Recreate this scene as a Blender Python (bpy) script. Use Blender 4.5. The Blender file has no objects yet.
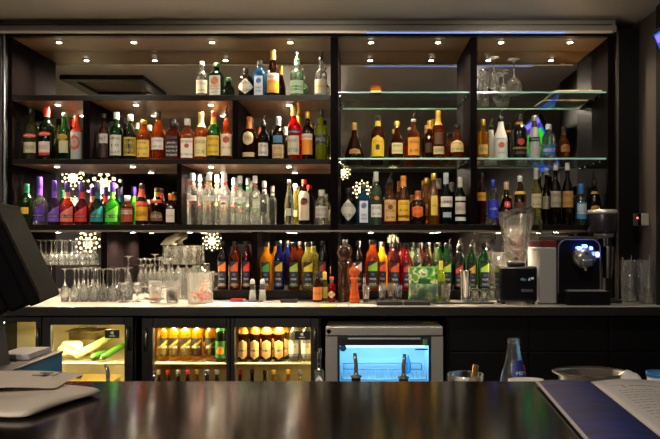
import bpy, bmesh, math, random
from mathutils import Vector, Matrix, Euler
random.seed(7)
PI = math.pi
sc = bpy.context.scene
col = sc.collection
CZ = 1.45                     # height of the photographer's eye
F = 700.0

def X(px, Y): return (px - 362.0) * Y / F
def Z(py, Y): return CZ - (py - 240.0) * Y / F

# ------------------------------------------------------------------ materials
def lin(c):
    if isinstance(c, str):
        c = tuple(int(c[i:i + 2], 16) / 255 for i in (0, 2, 4))
    return tuple((v / 12.92 if v <= .04045 else ((v + .055) / 1.055) ** 2.4) for v in c)

MATS = {}
def new_mat(key):
    m = bpy.data.materials.new(key); m.use_nodes = True
    nt = m.node_tree; nt.nodes.clear()
    out = nt.nodes.new('ShaderNodeOutputMaterial')
    return m, nt, out

def mat(c, rough=.5, metal=0., spec=.5, noise=0., nscale=20., coat=0., stretch=None, bump=0.):
    key = 'surface_%s_%s_%s_%s_%s_%s_%s_%s_%s' % (c, rough, metal, spec, noise, nscale, coat, stretch, bump)
    if key in MATS: return MATS[key]
    m, nt, out = new_mat('surface_%02d' % len(MATS))
    p = nt.nodes.new('ShaderNodeBsdfPrincipled')
    p.inputs['Roughness'].default_value = rough
    p.inputs['Metallic'].default_value = metal
    p.inputs['Specular IOR Level'].default_value = spec
    p.inputs['Coat Weight'].default_value = coat
    p.inputs['Coat Roughness'].default_value = .06
    L = lin(c)
    p.inputs['Base Color'].default_value = (*L, 1)
    if noise or bump:
        tc = nt.nodes.new('ShaderNodeTexCoord'); mp = nt.nodes.new('ShaderNodeMapping')
        nz = nt.nodes.new('ShaderNodeTexNoise')
        nz.inputs['Scale'].default_value = nscale; nz.inputs['Detail'].default_value = 5
        if stretch: mp.inputs['Scale'].default_value = stretch
        nt.links.new(tc.outputs['Object'], mp.inputs[0]); nt.links.new(mp.outputs[0], nz.inputs['Vector'])
        if noise:
            mx = nt.nodes.new('ShaderNodeMix'); mx.data_type = 'RGBA'
            mx.inputs[6].default_value = (*[v * (1 - noise) for v in L], 1)
            mx.inputs[7].default_value = (*[min(1, v * (1 + noise)) for v in L], 1)
            nt.links.new(nz.outputs['Fac'], mx.inputs[0]); nt.links.new(mx.outputs[2], p.inputs['Base Color'])
        if bump:
            b = nt.nodes.new('ShaderNodeBump'); b.inputs['Strength'].default_value = bump
            b.inputs['Distance'].default_value = .01
            nt.links.new(nz.outputs['Fac'], b.inputs['Height']); nt.links.new(b.outputs[0], p.inputs['Normal'])
    nt.links.new(p.outputs[0], out.inputs[0])
    MATS[key] = m
    return m

def emit(c, s):
    key = 'glow_%s_%s' % (c, s)
    if key in MATS: return MATS[key]
    m, nt, out = new_mat('glow_%02d' % len(MATS))
    e = nt.nodes.new('ShaderNodeEmission')
    e.inputs[0].default_value = (*lin(c), 1); e.inputs[1].default_value = s
    nt.links.new(e.outputs[0], out.inputs[0]); MATS[key] = m
    return m

def outer(nt, fr, mx):
    """surface reflection on the outside of the glass only (no total reflection inside the thin wall)"""
    ge = nt.nodes.new('ShaderNodeNewGeometry'); su = nt.nodes.new('ShaderNodeMath'); su.operation = 'SUBTRACT'; su.inputs[0].default_value = 1
    mu = nt.nodes.new('ShaderNodeMath'); mu.operation = 'MULTIPLY'
    nt.links.new(ge.outputs['Backfacing'], su.inputs[1]); nt.links.new(fr.outputs[0], mu.inputs[0]); nt.links.new(su.outputs[0], mu.inputs[1])
    nt.links.new(mu.outputs[0], mx.inputs[0])

def glass(c, clear=.45, body=.0, ior=1.35, rough=.02, tint=None):
    """tinted bottle glass: refracting glass, part of it letting light straight through, part scattering in the liquid"""
    key = 'glass_%s_%s_%s_%s_%s' % (c, clear, body, ior, rough)
    if key in MATS: return MATS[key]
    m, nt, out = new_mat('glass_%02d' % len(MATS))
    L = lin(c)
    g = nt.nodes.new('ShaderNodeBsdfGlass'); g.inputs['Color'].default_value = (*L, 1)
    g.inputs['IOR'].default_value = ior; g.inputs['Roughness'].default_value = rough
    t = nt.nodes.new('ShaderNodeBsdfTransparent'); t.inputs[0].default_value = (*L, 1)
    m1 = nt.nodes.new('ShaderNodeMixShader'); m1.inputs[0].default_value = clear
    nt.links.new(g.outputs[0], m1.inputs[1]); nt.links.new(t.outputs[0], m1.inputs[2])
    last = m1
    if body > 0:
        d = nt.nodes.new('ShaderNodeBsdfPrincipled'); L2 = [v ** 1.5 for v in L]; d.inputs['Base Color'].default_value = (*L2, 1)
        d.inputs['Roughness'].default_value = .08
        tl = nt.nodes.new('ShaderNodeBsdfTranslucent'); tl.inputs[0].default_value = (*L2, 1)
        m2 = nt.nodes.new('ShaderNodeMixShader'); m2.inputs[0].default_value = .5
        nt.links.new(d.outputs[0], m2.inputs[1]); nt.links.new(tl.outputs[0], m2.inputs[2])
        m3 = nt.nodes.new('ShaderNodeMixShader'); m3.inputs[0].default_value = body
        nt.links.new(m1.outputs[0], m3.inputs[1]); nt.links.new(m2.outputs[0], m3.inputs[2])
        last = m3
    gs = nt.nodes.new('ShaderNodeBsdfGlossy'); gs.inputs['Roughness'].default_value = .06
    fr = nt.nodes.new('ShaderNodeFresnel'); fr.inputs[0].default_value = 1.7
    m4 = nt.nodes.new('ShaderNodeMixShader')
    outer(nt, fr, m4); nt.links.new(last.outputs[0], m4.inputs[1]); nt.links.new(gs.outputs[0], m4.inputs[2])
    nt.links.new(m4.outputs[0], out.inputs[0]); MATS[key] = m
    return m

def pane_mat(c='f4faf8', refl=.08):
    key = 'pane_%s_%s' % (c, refl)
    if key in MATS: return MATS[key]
    m, nt, out = new_mat('pane_%02d' % len(MATS))
    t = nt.nodes.new('ShaderNodeBsdfTransparent'); t.inputs[0].default_value = (*lin(c), 1)
    g = nt.nodes.new('ShaderNodeBsdfGlossy'); g.inputs['Roughness'].default_value = .02
    fr = nt.nodes.new('ShaderNodeFresnel'); fr.inputs[0].default_value = 1.45
    mx = nt.nodes.new('ShaderNodeMixShader')
    outer(nt, fr, mx); nt.links.new(t.outputs[0], mx.inputs[1]); nt.links.new(g.outputs[0], mx.inputs[2])
    nt.links.new(mx.outputs[0], out.inputs[0]); MATS[key] = m
    return m

WOOD = mat('0c0809', .38, noise=.35, nscale=6, stretch=(1, 1, 9), spec=.01)
WOOD_LIT = mat('6e5436', .36, noise=.3, nscale=5, stretch=(1, 9, 9), spec=.5)  # shelf wood in a lighter brown, bounced light painted into the undersides
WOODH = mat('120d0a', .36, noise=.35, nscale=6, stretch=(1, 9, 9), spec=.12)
BLACK = mat('0e0e10', .35)
STEEL = mat('b8b8b6', .32, .65, noise=.08, nscale=8, stretch=(1, 1, 30))
CHROME = mat('dcdcdc', .08, 1.)
CLEAR = glass('fdfefe', .34, .012, ior=1.42)
CRYSTAL = glass('fdfefd', .30, .012, ior=1.42)
WHITE = mat('e8e4dc', .6)
GK = {
    'clear': glass('fcfefc', .22, .02, 1.42),
    'cleargreen': glass('d4ecd8', .35, .06, 1.36),
    'amber': glass('e49a34', 0.28, 0.06, 1.42),
    'amberdark': glass('bc6c24', 0.26, 0.05, 1.42),
    'gold': glass('f0c030', 0.22, 0.11, 1.42),
    'straw': glass('ece6a0', 0.22, 0.09, 1.42),
    'green': glass('449850', 0.22, 0.06, 1.42),
    'greendark': glass('386440', 0.19, 0.08, 1.42),
    'olive': glass('b0b890', 0.25, 0.09, 1.42),
    'bright': glass('78e860', 0.22, 0.16, 1.42),
    'lime': glass('b8c428', 0.17, 0.40, 1.42),
    'blue': glass('70bce8', 0.22, 0.13, 1.42),
    'navy': glass('3c50a0', 0.19, 0.14, 1.42),
    'red': glass('d82838', 0.19, 0.16, 1.42),
    'pink': glass('e06a50', 0.19, 0.16, 1.42),
    'winered': glass('a03038', 0.17, 0.14, 1.42),
    'purple': glass('683878', 0.17, 0.14, 1.42),
    'brown': glass('94542c', 0.19, 0.11, 1.42),
    'dark': glass('503428', 0.14, 0.16, 1.42),
    'black': mat('0c0c0d', .12, coat=.5),
    'white': mat('dcdcd8', .3, coat=.3),
    'frost': mat('b4b8b8', .35),
    'yellow': glass('f4c81c', 0.14, 0.40, 1.42),
    'teal': glass('2c7c70', 0.17, 0.14, 1.42),
}

# ------------------------------------------------------------------ mesh building
class MB:
    def __init__(s): s.v = []; s.f = []; s.sm = []
    def add(s, vs, fs, smooth=False, M=None):
        n = len(s.v)
        s.v += [tuple(M @ Vector(p)) if M is not None else tuple(p) for p in vs]
        s.f += [tuple(i + n for i in f) for f in fs]; s.sm += [smooth] * len(fs)
        return s
    def box(s, x0, x1, y0, y1, z0, z1, bev=0., M=None):
        if bev <= 0:
            vs = [(x, y, z) for x in (x0, x1) for y in (y0, y1) for z in (z0, z1)]
            fs = [(0, 1, 3, 2), (4, 6, 7, 5), (0, 4, 5, 1), (2, 3, 7, 6), (0, 2, 6, 4), (1, 5, 7, 3)]
            return s.add(vs, fs, False, M)
        bm = bmesh.new(); bmesh.ops.create_cube(bm, size=1)
        for v in bm.verts:
            v.co = Vector(((x0 + x1) / 2 + v.co.x * (x1 - x0), (y0 + y1) / 2 + v.co.y * (y1 - y0), (z0 + z1) / 2 + v.co.z * (z1 - z0)))
        bmesh.ops.bevel(bm, geom=list(bm.edges), offset=bev, segments=2, affect='EDGES', profile=.5)
        return s.bm(bm, M)
    def bm(s, bm, M=None, smooth=False):
        bm.verts.index_update()
        s.add([v.co.copy() for v in bm.verts], [[v.index for v in f.verts] for f in bm.faces], smooth, M)
        bm.free(); return s
    def lathe(s, prof, n=24, e=2., M=None, cap=True, smooth=True, sx=1., sy=1.):
        """prof: list of (r, z) from bottom to top"""
        vs = []; fs = []
        for r, z in prof:
            for k in range(n):
                th = 2 * PI * k / n + (PI / n if e > 2 else 0)
                a, b = math.sin(th), -math.cos(th)
                q = 1. if e == 2 else (abs(a) ** e + abs(b) ** e) ** (-1 / e)
                vs.append((r * q * a * sx, r * q * b * sy, z))
        for i in range(len(prof) - 1):
            for k in range(n):
                k2 = (k + 1) % n
                fs.append((i * n + k, i * n + k2, (i + 1) * n + k2, (i + 1) * n + k))
        if cap:
            if prof[0][0] > 1e-5: fs.append(tuple(reversed(range(n))))
            if prof[-1][0] > 1e-5: fs.append(tuple(range((len(prof) - 1) * n, len(prof) * n)))
        return s.add(vs, fs, smooth, M)
    def tube(s, pts, r, n=10, M=None, cap=True):
        pts = [Vector(p) for p in pts]; rs = r if isinstance(r, (list, tuple)) else [r] * len(pts)
        vs = []; fs = []
        up = None
        for i, p in enumerate(pts):
            t = (pts[min(i + 1, len(pts) - 1)] - pts[max(i - 1, 0)]).normalized()
            if up is None:
                up = Vector((0, 0, 1)) if abs(t.z) < .9 else Vector((1, 0, 0))
            a = t.cross(up).normalized(); b = a.cross(t).normalized(); up = b
            for k in range(n):
                th = 2 * PI * k / n
                vs.append(p + (a * math.cos(th) + b * math.sin(th)) * rs[i])
        for i in range(len(pts) - 1):
            for k in range(n):
                k2 = (k + 1) % n
                fs.append((i * n + k, i * n + k2, (i + 1) * n + k2, (i + 1) * n + k))
        if cap:
            fs.append(tuple(reversed(range(n)))); fs.append(tuple(range((len(pts) - 1) * n, len(pts) * n)))
        return s.add(vs, fs, True, M)
    def prism(s, poly, d0, d1, axis='z', M=None):
        n = len(poly)
        def P(a, b, d): return {'z': (a, b, d), 'y': (a, d, b), 'x': (d, a, b)}[axis]
        vs = [P(a, b, d0) for a, b in poly] + [P(a, b, d1) for a, b in poly]
        fs = [tuple(range(n)), tuple(reversed(range(n, 2 * n)))] + [(i, (i + 1) % n + 0, n + (i + 1) % n, n + i) for i in range(n)]
        return s.add(vs, fs, False, M)
    def sphere(s, c, r, sc_=(1, 1, 1), n=16, m=10):
        prof = [(max(1e-6, r * math.sin(PI * i / m)), -r * math.cos(PI * i / m)) for i in range(m + 1)]
        return s.lathe(prof, n, M=Matrix.Translation(c) @ Matrix.Diagonal((*sc_, 1)), cap=False)
    def build(s, name, m, parent=None, recalc=True):
        me = bpy.data.meshes.new(name); me.from_pydata(s.v, [], s.f)
        me.polygons.foreach_set('use_smooth', s.sm)
        if recalc:
            bm = bmesh.new(); bm.from_mesh(me)
            bmesh.ops.recalc_face_normals(bm, faces=bm.faces); bm.to_mesh(me); bm.free()
        me.update()
        if m: me.materials.append(m)
        o = bpy.data.objects.new(name, me); col.objects.link(o)
        if parent: o.parent = parent
        return o

def tag(o, label=None, cat=None, group=None, kind=None):
    if label: o['label'] = label
    if cat: o['category'] = cat
    if group: o['group'] = group
    if kind: o['kind'] = kind
    return o
def thing(name, label, cat, loc, rz=0., group=None):
    o = bpy.data.objects.new(name, None); o.empty_display_size = .05; col.objects.link(o)
    o.location = loc; o.rotation_euler = (0, 0, rz)
    return tag(o, label, cat, group)
def struct(name, mb, m): return tag(mb.build(name, m), kind='structure')
def copy_tree(o, parent=None):
    c = o.copy(); col.objects.link(c)
    if parent is not None: c.parent = parent
    for ch in list(o.children): copy_tree(ch, c)
    return c

TXT = {}
def text_mesh(s):
    """letters as a mesh, centred, height of capitals about 1"""
    if s not in TXT:
        cu = bpy.data.curves.new('t', 'FONT'); cu.body = s; cu.align_x = 'CENTER'; cu.size = 1.4
        cu.resolution_u = 1
        o = bpy.data.objects.new('t', cu); col.objects.link(o)
        dg = bpy.context.evaluated_depsgraph_get()
        me = bpy.data.meshes.new_from_object(o.evaluated_get(dg))
        vs = [v.co.copy() for v in me.vertices]; fs = [tuple(p.vertices) for p in me.polygons]
        bpy.data.objects.remove(o); bpy.data.curves.remove(cu); bpy.data.meshes.remove(me)
        w = max([v.x for v in vs]) - min([v.x for v in vs])
        TXT[s] = (vs, fs, w)
    return TXT[s]

def flat_text(s, w, h, M, m, name='lettering', parent=None):
    """flat lettering w wide, h tall in the local x/y plane of M"""
    vs, fs, tw = text_mesh(s)
    mb = MB(); mb.add([(v.x * w / tw, v.y * h - h / 2, 0) for v in vs], fs, False, M)
    return mb.build(name, m, parent, recalc=False)

# ------------------------------------------------------------------ bottles
SH = {
    'std':    [(.00, .93), (.02, 1), (.57, 1), (.63, .96), (.68, .80), (.72, .56), (.76, .42), (.80, .38), (1, .35)],
    'short':  [(.00, .93), (.02, 1), (.60, 1), (.66, .95), (.72, .75), (.77, .50), (.82, .42), (1, .40)],
    'wine':   [(.00, .95), (.02, 1), (.55, 1), (.61, .93), (.67, .72), (.72, .50), (.77, .40), (1, .36)],
    'tall':   [(.00, .95), (.02, 1), (.60, 1), (.66, .92), (.70, .66), (.74, .44), (.80, .40), (1, .38)],
    'slope':  [(.00, .95), (.02, 1), (.48, 1), (.58, .86), (.70, .60), (.80, .44), (1, .36)],
    'round':  [(.00, .78), (.04, .92), (.18, 1), (.38, 1), (.50, .88), (.60, .62), (.68, .42), (.74, .36), (1, .34)],
    'flare':  [(.00, .96), (.03, 1), (.12, .98), (.30, .78), (.45, .58), (.58, .40), (.66, .28), (1, .22)],
    'squat':  [(.00, .94), (.02, 1), (.55, 1), (.63, .97), (.70, .80), (.75, .45), (.80, .34), (1, .34)],
    'syrup':  [(.00, .95), (.02, 1), (.60, 1), (.67, .94), (.73, .74), (.78, .52), (.82, .44), (1, .42)],
    'longneck': [(0, .95), (.02, 1), (.40, 1), (.46, .93), (.52, .70), (.57, .45), (.62, .34), (.80, .33), (1, .33)],
    'cola': [(0, .9), (.02, 1), (.55, 1), (.62, .97), (.70, .82), (.78, .64), (.86, .52), (.92, .46), (1, .43)],
    'soda':   [(.00, .90), (.02, 1), (.42, 1), (.50, .93), (.62, .66), (.75, .48), (.86, .40), (1, .38)],
}
def radius(prof, t):
    for (a, ra), (b, rb) in zip(prof, prof[1:]):
        if a <= t <= b: return ra + (rb - ra) * (t - a) / max(1e-9, b - a)
    return prof[-1][1]

def patch(prof, R, H, z0, z1, shape, arc, e=2., off=.0012, nu=12, nv=8):
    """a label lying on the bottle: z0..z1 in fractions of the height, arc the half angle in degrees"""
    A = math.radians(arc); vs = []; fs = []
    for j in range(nv + 1):
        t = j / nv
        for i in range(nu + 1):
            u = i / nu * 2 - 1; z = z0 + (z1 - z0) * t; a = A
            if shape == 'round': a = A * math.sqrt(max(0, 1 - (2 * t - 1) ** 2)) + .001
            elif shape == 'diamond': a = A * (1 - abs(2 * t - 1)) + .001
            elif shape == 'arch': a = A * (1 if t < .6 else math.sqrt(max(0.002, 1 - ((t - .6) / .4) ** 2)))
            elif shape == 'oval': a = A * (math.sqrt(max(0, 1 - (2 * t - 1) ** 4)) * (.85 + .15 * abs(2 * t - 1))) + .001
            elif shape == 'diag': z = z0 + (z1 - z0) * t * (.42 + .58 * (u + 1) / 2)
            th = u * a; s, c = math.sin(th), -math.cos(th)
            q = 1. if e == 2 else (abs(s) ** e + abs(c) ** e) ** (-1 / e)
            r = radius(prof, z) * R * q + off
            vs.append((r * s, r * c, z * H))
    n = nu + 1
    for j in range(nv):
        for i in range(nu): fs.append((j * n + i, j * n + i + 1, (j + 1) * n + i + 1, (j + 1) * n + i))
    return MB().add(vs, fs, True)

def wrap_text(s, prof, R, H, zc, hh, wdeg, e=2., off=.0022):
    """lettering bent round the bottle: zc centre, hh cap height (fractions of H), wdeg total angle"""
    vs, fs, tw = text_mesh(s); W = math.radians(wdeg); out = []
    for v in vs:
        th = v.x / tw * W; z = zc + (v.y - .5) * hh
        a, c = math.sin(th), -math.cos(th)
        q = 1. if e == 2 else (abs(a) ** e + abs(c) ** e) ** (-1 / e)
        r = radius(prof, z) * R * q + off
        out.append((r * a, r * c, z * H))
    return MB().add(out, fs, False)

def make_bottle(name, label, cat, loc, H, R, shape='std', g='clear', cap=('202020', .10), neck=None, labels=(), spout=None, square=0., group=None, rz=None, detail=20):
    """cap = (colour, share of the height); neck = (colour, from) foil below the cap;
    labels = (z0, z1, shape, half angle, colour[, text, text colour[, text width share]])"""
    prof = SH[shape]; e = 2. if not square else square
    root = thing(name, label, cat, loc, random.uniform(-.12, .12) if rz is None else rz, group)
    hs = .16 if spout else 0.
    Hb = H * (1 - hs)                                     # height of glass and cap without the spout
    cf = cap[1] if cap else 0
    top = 1 - (cf if cap else 0)
    pts = []
    zz = sorted(set([z for z, r in prof if z < top] + [top]))
    for z in zz: pts.append((radius(prof, z) * R, z * Hb))
    en = [2.] * len(pts)
    mb = MB()
    if e == 2: mb.lathe(pts, detail)
    else:
        # square shoulders running into a round neck
        n = 24; vs = []; fs = []
        for r, z in pts:
            q0 = min(1, max(0, (r / R - .5) / .35)); ee = 2 + (e - 2) * q0
            for k in range(n):
                th = 2 * PI * k / n; a, b = math.sin(th), -math.cos(th)
                q = (abs(a) ** ee + abs(b) ** ee) ** (-1 / ee)
                vs.append((r * q * a, r * q * b, z))
        for i in range(len(pts) - 1):
            for k in range(n):
                k2 = (k + 1) % n; fs.append((i * n + k, i * n + k2, (i + 1) * n + k2, (i + 1) * n + k))
        fs.append(tuple(reversed(range(n)))); fs.append(tuple(range((len(pts) - 1) * n, len(pts) * n)))
        mb.add(vs, fs, True)
    mb.build('glass_body', GK[g] if isinstance(g, str) else g, root)
    if neck:
        zz = [neck[1]] + [z for z, r in prof if neck[1] < z < top] + [top + .002]
        MB().lathe([(radius(prof, z) * R + .0012, z * Hb) for z in zz], detail, cap=False).build('neck_foil', mat(neck[0], .35, .0), root)
    if cap:
        rc = radius(prof, top) * R + .002
        rc = max(rc, .011)
        met = .6 if cap[0].upper() in ('D8B040', 'C8A040', 'C0C0C0', 'D0D0D0') else 0.
        mb = MB().lathe([(rc * .97, top * Hb), (rc, top * Hb + .002), (rc, Hb - .004), (rc * .9, Hb)], 16)
        for zr in (.25, .5): mb.lathe([(rc, top * Hb + cf * Hb * zr), (rc * 1.04, top * Hb + cf * Hb * zr + .001), (rc, top * Hb + cf * Hb * zr + .002)], 16, cap=False)
        mb.build('cap', mat(cap[0], .3, met), root)
    if spout:
        mb = MB().lathe([(.011, Hb), (.012, Hb + .004), (.008, Hb + .012), (.006, Hb + .018)], 12)
        L = H * hs
        mb.tube([(0, 0, Hb + .01), (0, 0, Hb + L * .55), (.004, 0, Hb + L * .75), (.012, 0, Hb + L * .98)], [.005, .0045, .004, .0035], 8)
        mb.build('pour_spout', CHROME if spout == 'chrome' else mat('18181a', .3), root)
    for lb in labels:
        z0, z1, shp, arc, c = lb[:5]
        lo = patch(prof, R, Hb, z0, z1, shp, arc, e).build('label_patch', mat(c, .55), root, recalc=False)
        if len(lb) > 5:
            lines = lb[5].split('|'); n = len(lines)
            for q, ln in enumerate(lines):
                if not ln: continue
                hh = (z1 - z0) / n * (.40 if n > 1 else .38)
                zc = z1 - (z1 - z0) * (q + .5) / n
                wd = arc * 2 * (lb[7] if len(lb) > 7 else .8) * (.75 if shp in ('round', 'diamond', 'oval') else 1) * (.55 + .45 * min(1, len(ln) / 7))
                wrap_text(ln, prof, R, Hb, zc, hh, wd, e).build('lettering', mat(lb[6], .5), lo, recalc=False)
    return root

ROWS = {'A': (2.320, 4.305), 'B': (1.936, 4.305), 'Ag': (2.3475, 4.335), 'Bg': (1.9465, 4.335), 'C': (1.543, 4.300), 'D': (1.147, 4.275)}
def B(row, name, cat, label, px, top, w, shape, g, cap, labels=(), neck=None, spout=None, square=0., dy=0., group=None):
    zs, Y = ROWS[row]; Y += dy
    H = Z(top, Y) - zs; R = w * .485 * Y / F
    return make_bottle(name, label, cat, (X(px, Y), Y, zs + .0006), H, R, shape, g, cap, neck, labels, spout, square, group)

# ------------------------------------------------------------------ room shell
SPW = 1.35
RX0, RX1, RY0, RY1, CEIL = -4.2, 1.66, -4.5, 4.56, 2.752
struct('floor', MB().box(RX0, RX1, RY0, RY1, -.05, 0), mat('3a2e26', .35, noise=.3, nscale=5, stretch=(8, 1, 1)))
struct('ceiling', MB().box(RX0, RX1, RY0, RY1, CEIL, CEIL + .08), mat('a29e98', .5, noise=.10, nscale=1.5))
struct('wall_back', MB().box(RX0, RX1, RY1, RY1 + .08, 0, CEIL), mat('1c1a1c', .5))
struct('wall_front', MB().box(RX0, RX1, RY0 - .08, RY0, 0, CEIL), mat('181216', .6))
struct('wall_left', MB().box(RX0 - .08, RX0, RY0, RY1, 0, CEIL), mat('181218', .6))
struct('wall_right', MB().box(RX1, RX1 + .08, RY0, RY1, 0, CEIL), mat('4c453f', .5, noise=.15, nscale=3))
# black pilaster beside the shelving, black strip nearer on the right wall, wall panel on the left
struct('trim_1', MB().box(X(617.5, 4.2), X(637, 4.2), 4.17, RY1, 1.089, 2.71), mat('070608', .5, spec=.12))
struct('trim_2', MB().box(RX1 - .02, RX1, 3.2, 3.905, 0, CEIL), mat('060607', .5, spec=.15))
struct('trim_3', MB().box(-2.75, X(5.6, 4.2), 4.15, RY1, 0, CEIL), mat('17121a', .5))
# moulding between ceiling and shelving
mb = MB()
yA = 4.12
mb.box(X(-40, yA), X(617, yA), yA, 4.3, Z(31, yA), Z(25.3, yA), .003)
mb.box(X(-40, yA), X(617, yA), yA + .03, 4.3, Z(25.6, yA + .03), CEIL)
struct('trim_4', mb, mat('6e685e', .35, noise=.05, nscale=4))
struct('trim_5', MB().box(X(-40, yA), X(612, yA), yA - .010, yA, Z(33.6, yA), Z(31.0, yA), .002), mat('d8d0c0', .25, .4))
struct('trim_6', MB().box(X(-40, yA), X(612, yA), yA - .004, yA, Z(25.3, yA), Z(24.3, yA)), mat('0c0a08', .4))

# ------------------------------------------------------------------ shelving with a mirror back
YF, YM = 4.20, 4.50
xl, xr = X(12, YF), X(608, YF)
shelf = thing('back_bar_shelving', 'dark wooden mirrored back bar shelving filling the whole wall', 'shelving', (0, YF, 0))
def P(name, mb, m, par=shelf):
    for i, v in enumerate(mb.v): mb.v[i] = (v[0], v[1] - YF, v[2])
    return mb.build(name, m, par)
m, nt, out = new_mat('mirror')
gl = nt.nodes.new('ShaderNodeBsdfGlossy'); gl.inputs['Color'].default_value = (.86, .84, .80, 1); gl.inputs['Roughness'].default_value = .012
nt.links.new(gl.outputs[0], out.inputs[0]); MIRROR = m
P('mirror', MB().box(xl, xr, YM, YM + .02, 1.089, 2.70), MIRROR)['label'] = 'mirror behind the bottles'
ztop = Z(37.5, YF)
P('top_panel', MB().box(xl, xr, YF, YM, ztop, ztop + .03), WOODH)
P('lit_underside', MB().box(xl, xr, YF + .004, YM - .001, ztop - .0015, ztop - .0001), WOOD_LIT)['label'] = 'wooden underside coloured lighter for the bounced light'
P('header', MB().box(X(8, YF), X(614, YF), YF - .03, YF, ztop - .0, Z(30.3, YF)), mat('060607', .3))
P('side_panel', MB().box(X(8.6, YF), xl, YF, YM, 1.089, 2.71), WOOD)
P('side_panel', MB().box(xr, X(614.2, YF), YF, YM, 1.089, 2.71), WOOD)
ALU = mat('b8c0c8', .25, 1.)
P('edge_strip', MB().box(X(6.2, YF), X(8.4, YF), YF - .035, YF + .02, 1.089, Z(33, YF)), ALU)['label'] = 'thin aluminium edge strip'
P('edge_strip', MB().box(X(614.4, YF), X(616.6, YF), YF - .035, YF + .02, 1.089, Z(33, YF)), mat('8c847a', .3, 1.))
def vdiv(x0, x1, z0, z1): P('divider', MB().box(X(x0, YF), X(x1, YF), YF, YM - .001, z0, z1), WOOD)
S1, S2, S3 = (2.287, 2.320), (1.906, 1.936), (1.503, 1.543)
vdiv(330.5, 338, 1.089, ztop)
vdiv(470.5, 477, S3[1], ztop)
vdiv(83, 90, S2[1], S1[0]); vdiv(232.5, 238.5, S2[1], S1[0]); vdiv(176.8, 181.5, S3[1], S2[0])
vdiv(101, 107, 1.089, S3[0]); vdiv(251.5, 257.5, 1.147, S3[0])
xm0, xm1 = X(330.5, YF), X(338, YF)
def hshelf(x0, x1, s):
    b_ = P('shelf_board', MB().box(x0, x1, YF, YM - .001, s[0], s[1], .002), WOODH)
    P('lit_underside', MB().box(x0 + .002, x1 - .002, YF + .004, YM - .001, s[0] - .0015, s[0] - .0001), WOOD_LIT, b_)['label'] = 'wooden underside coloured lighter for the bounced light'
    return b_
hshelf(xl, xm0, S1); hshelf(xl, xm0, S2); hshelf(xl, xm0, S3); hshelf(xm1, xr, S3)
P('shelf_nosing', MB().box(xl, xr, YF - .012, YF, S3[0] - .004, S3[0] + .006), mat('8c8880', .25, .8))['label'] = 'bright metal nosing'
# riser step at the back of the counter
P('riser_step', MB().box(X(206, YF), X(522, YF), YF + .002, YM - .001, 1.105, 1.1465), WOODH)
P('riser_step', MB().box(X(206, YF), X(522, YF), YF + .05, YM - .001, 1.0895, 1.105), WOODH)
GSH = glass('bfe6da', .55, ior=1.2)
GEDGE = mat('b4e8e0', .15)
def gshelf(x0, x1, ztopv):
    gs = P('glass_shelf', MB().box(x0, x1, 4.236, YM - .001, ztopv - .008, ztopv), pane_mat('f6fcfa'))
    gs['label'] = 'clear glass shelf with green edge'
    P('glass_edge', MB().box(x0, x1, 4.232, 4.2358, ztopv - .0085, ztopv + .0005), GEDGE, gs)
    for xx in (x0 + .008, x1 - .008):
        for yy in (4.305, 4.415):
            P('bracket', MB().box(xx - .008, xx + .008, yy - .006, yy + .006, ztopv - .022, ztopv - .0085, .002), CHROME, gs)
xd0, xd1 = X(470.5, YF), X(477, YF)
for a, b in ((xm1, xd0), (xd1, xr)):
    gshelf(a, b, 2.347); gshelf(a, b, 1.946)
# downlights
LAMP = emit('fff0d8', 30)
def downlight(px, Y, z, power, warm=(1, .78, .52)):
    x = X(px, Y)
    d = P('downlight', MB().lathe([(.022, -.004), (.024, 0), (.024, .002)], 20, M=Matrix.Translation((x, Y, z - .002))).lathe([(.016, -.0005), (.0225, -.004)], 20, cap=False, M=Matrix.Translation((x, Y, z - .002))), CHROME)
    P('bulb', MB().lathe([(.0145, -.0062), (.0150, -.0055)], 20, M=Matrix.Translation((x, Y, z - .002))), LAMP, d)
    li = bpy.data.lights.new('downlight_lamp', 'SPOT'); li.energy = power; li.color = warm
    li.spot_size = math.radians(150); li.spot_blend = .6; li.shadow_soft_size = .014
    o = bpy.data.objects.new('downlight_lamp', li); col.objects.link(o); o.parent = shelf
    o.location = (x, Y - YF, z - .014)
PW = 4.2
for px in (59, 134, 212, 290): downlight(px, 4.286, ztop, 7.0 * PW)
for px in (371, 438, 501, 570): downlight(px, 4.286, ztop, 3.2 * PW)
for px in (58, 136, 211, 289): downlight(px, 4.312, S1[0], 6.5 * PW)
for px in (57, 133, 211, 289): downlight(px, 4.312, S2[0], 20.0 * PW if px == 211 else 6.0 * PW)
for px in (58, 133, 190): downlight(px, 4.312, S3[0], 7.5 * PW)
for px in (289, 371, 438): downlight(px, 4.312, S3[0], 5.5 * PW)
downlight(510, 4.312, S3[0], 6 * PW)
downlight(556, 4.29, S3[0], 5 * PW)  # extra lamp added to brighten the coffee machine
glint = P('painted_reflection', MB().box(X(366, 4.12), X(565, 4.12), 4.1070, 4.1098, Z(33.5, 4.11), Z(32.2, 4.11)), emit('7a9cf0', .8)); glint['label'] = 'blue reflection on the moulding trim, put in as a glowing strip'  # glowing strip stands in for a blue reflection on the trim

# ------------------------------------------------------------------ back counter and cabinets
CT = 1.089
bc = thing('back_counter', 'long grey back counter worktop under the bottle shelving', 'countertop', (0, 3.8, CT))
MB().box(-2.6, 1.655, .006, .4, -.045, 0, .002).box(X(7, YF), 1.655, .4, .7, -.034, 0).build('worktop', mat('908c86', .25, noise=.12, nscale=30), bc)
MB().box(-2.6, 1.655, -.002, .0055, -.050, -.004, .001).build('front_edge', mat('1c1a19', .35), bc)

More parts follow.
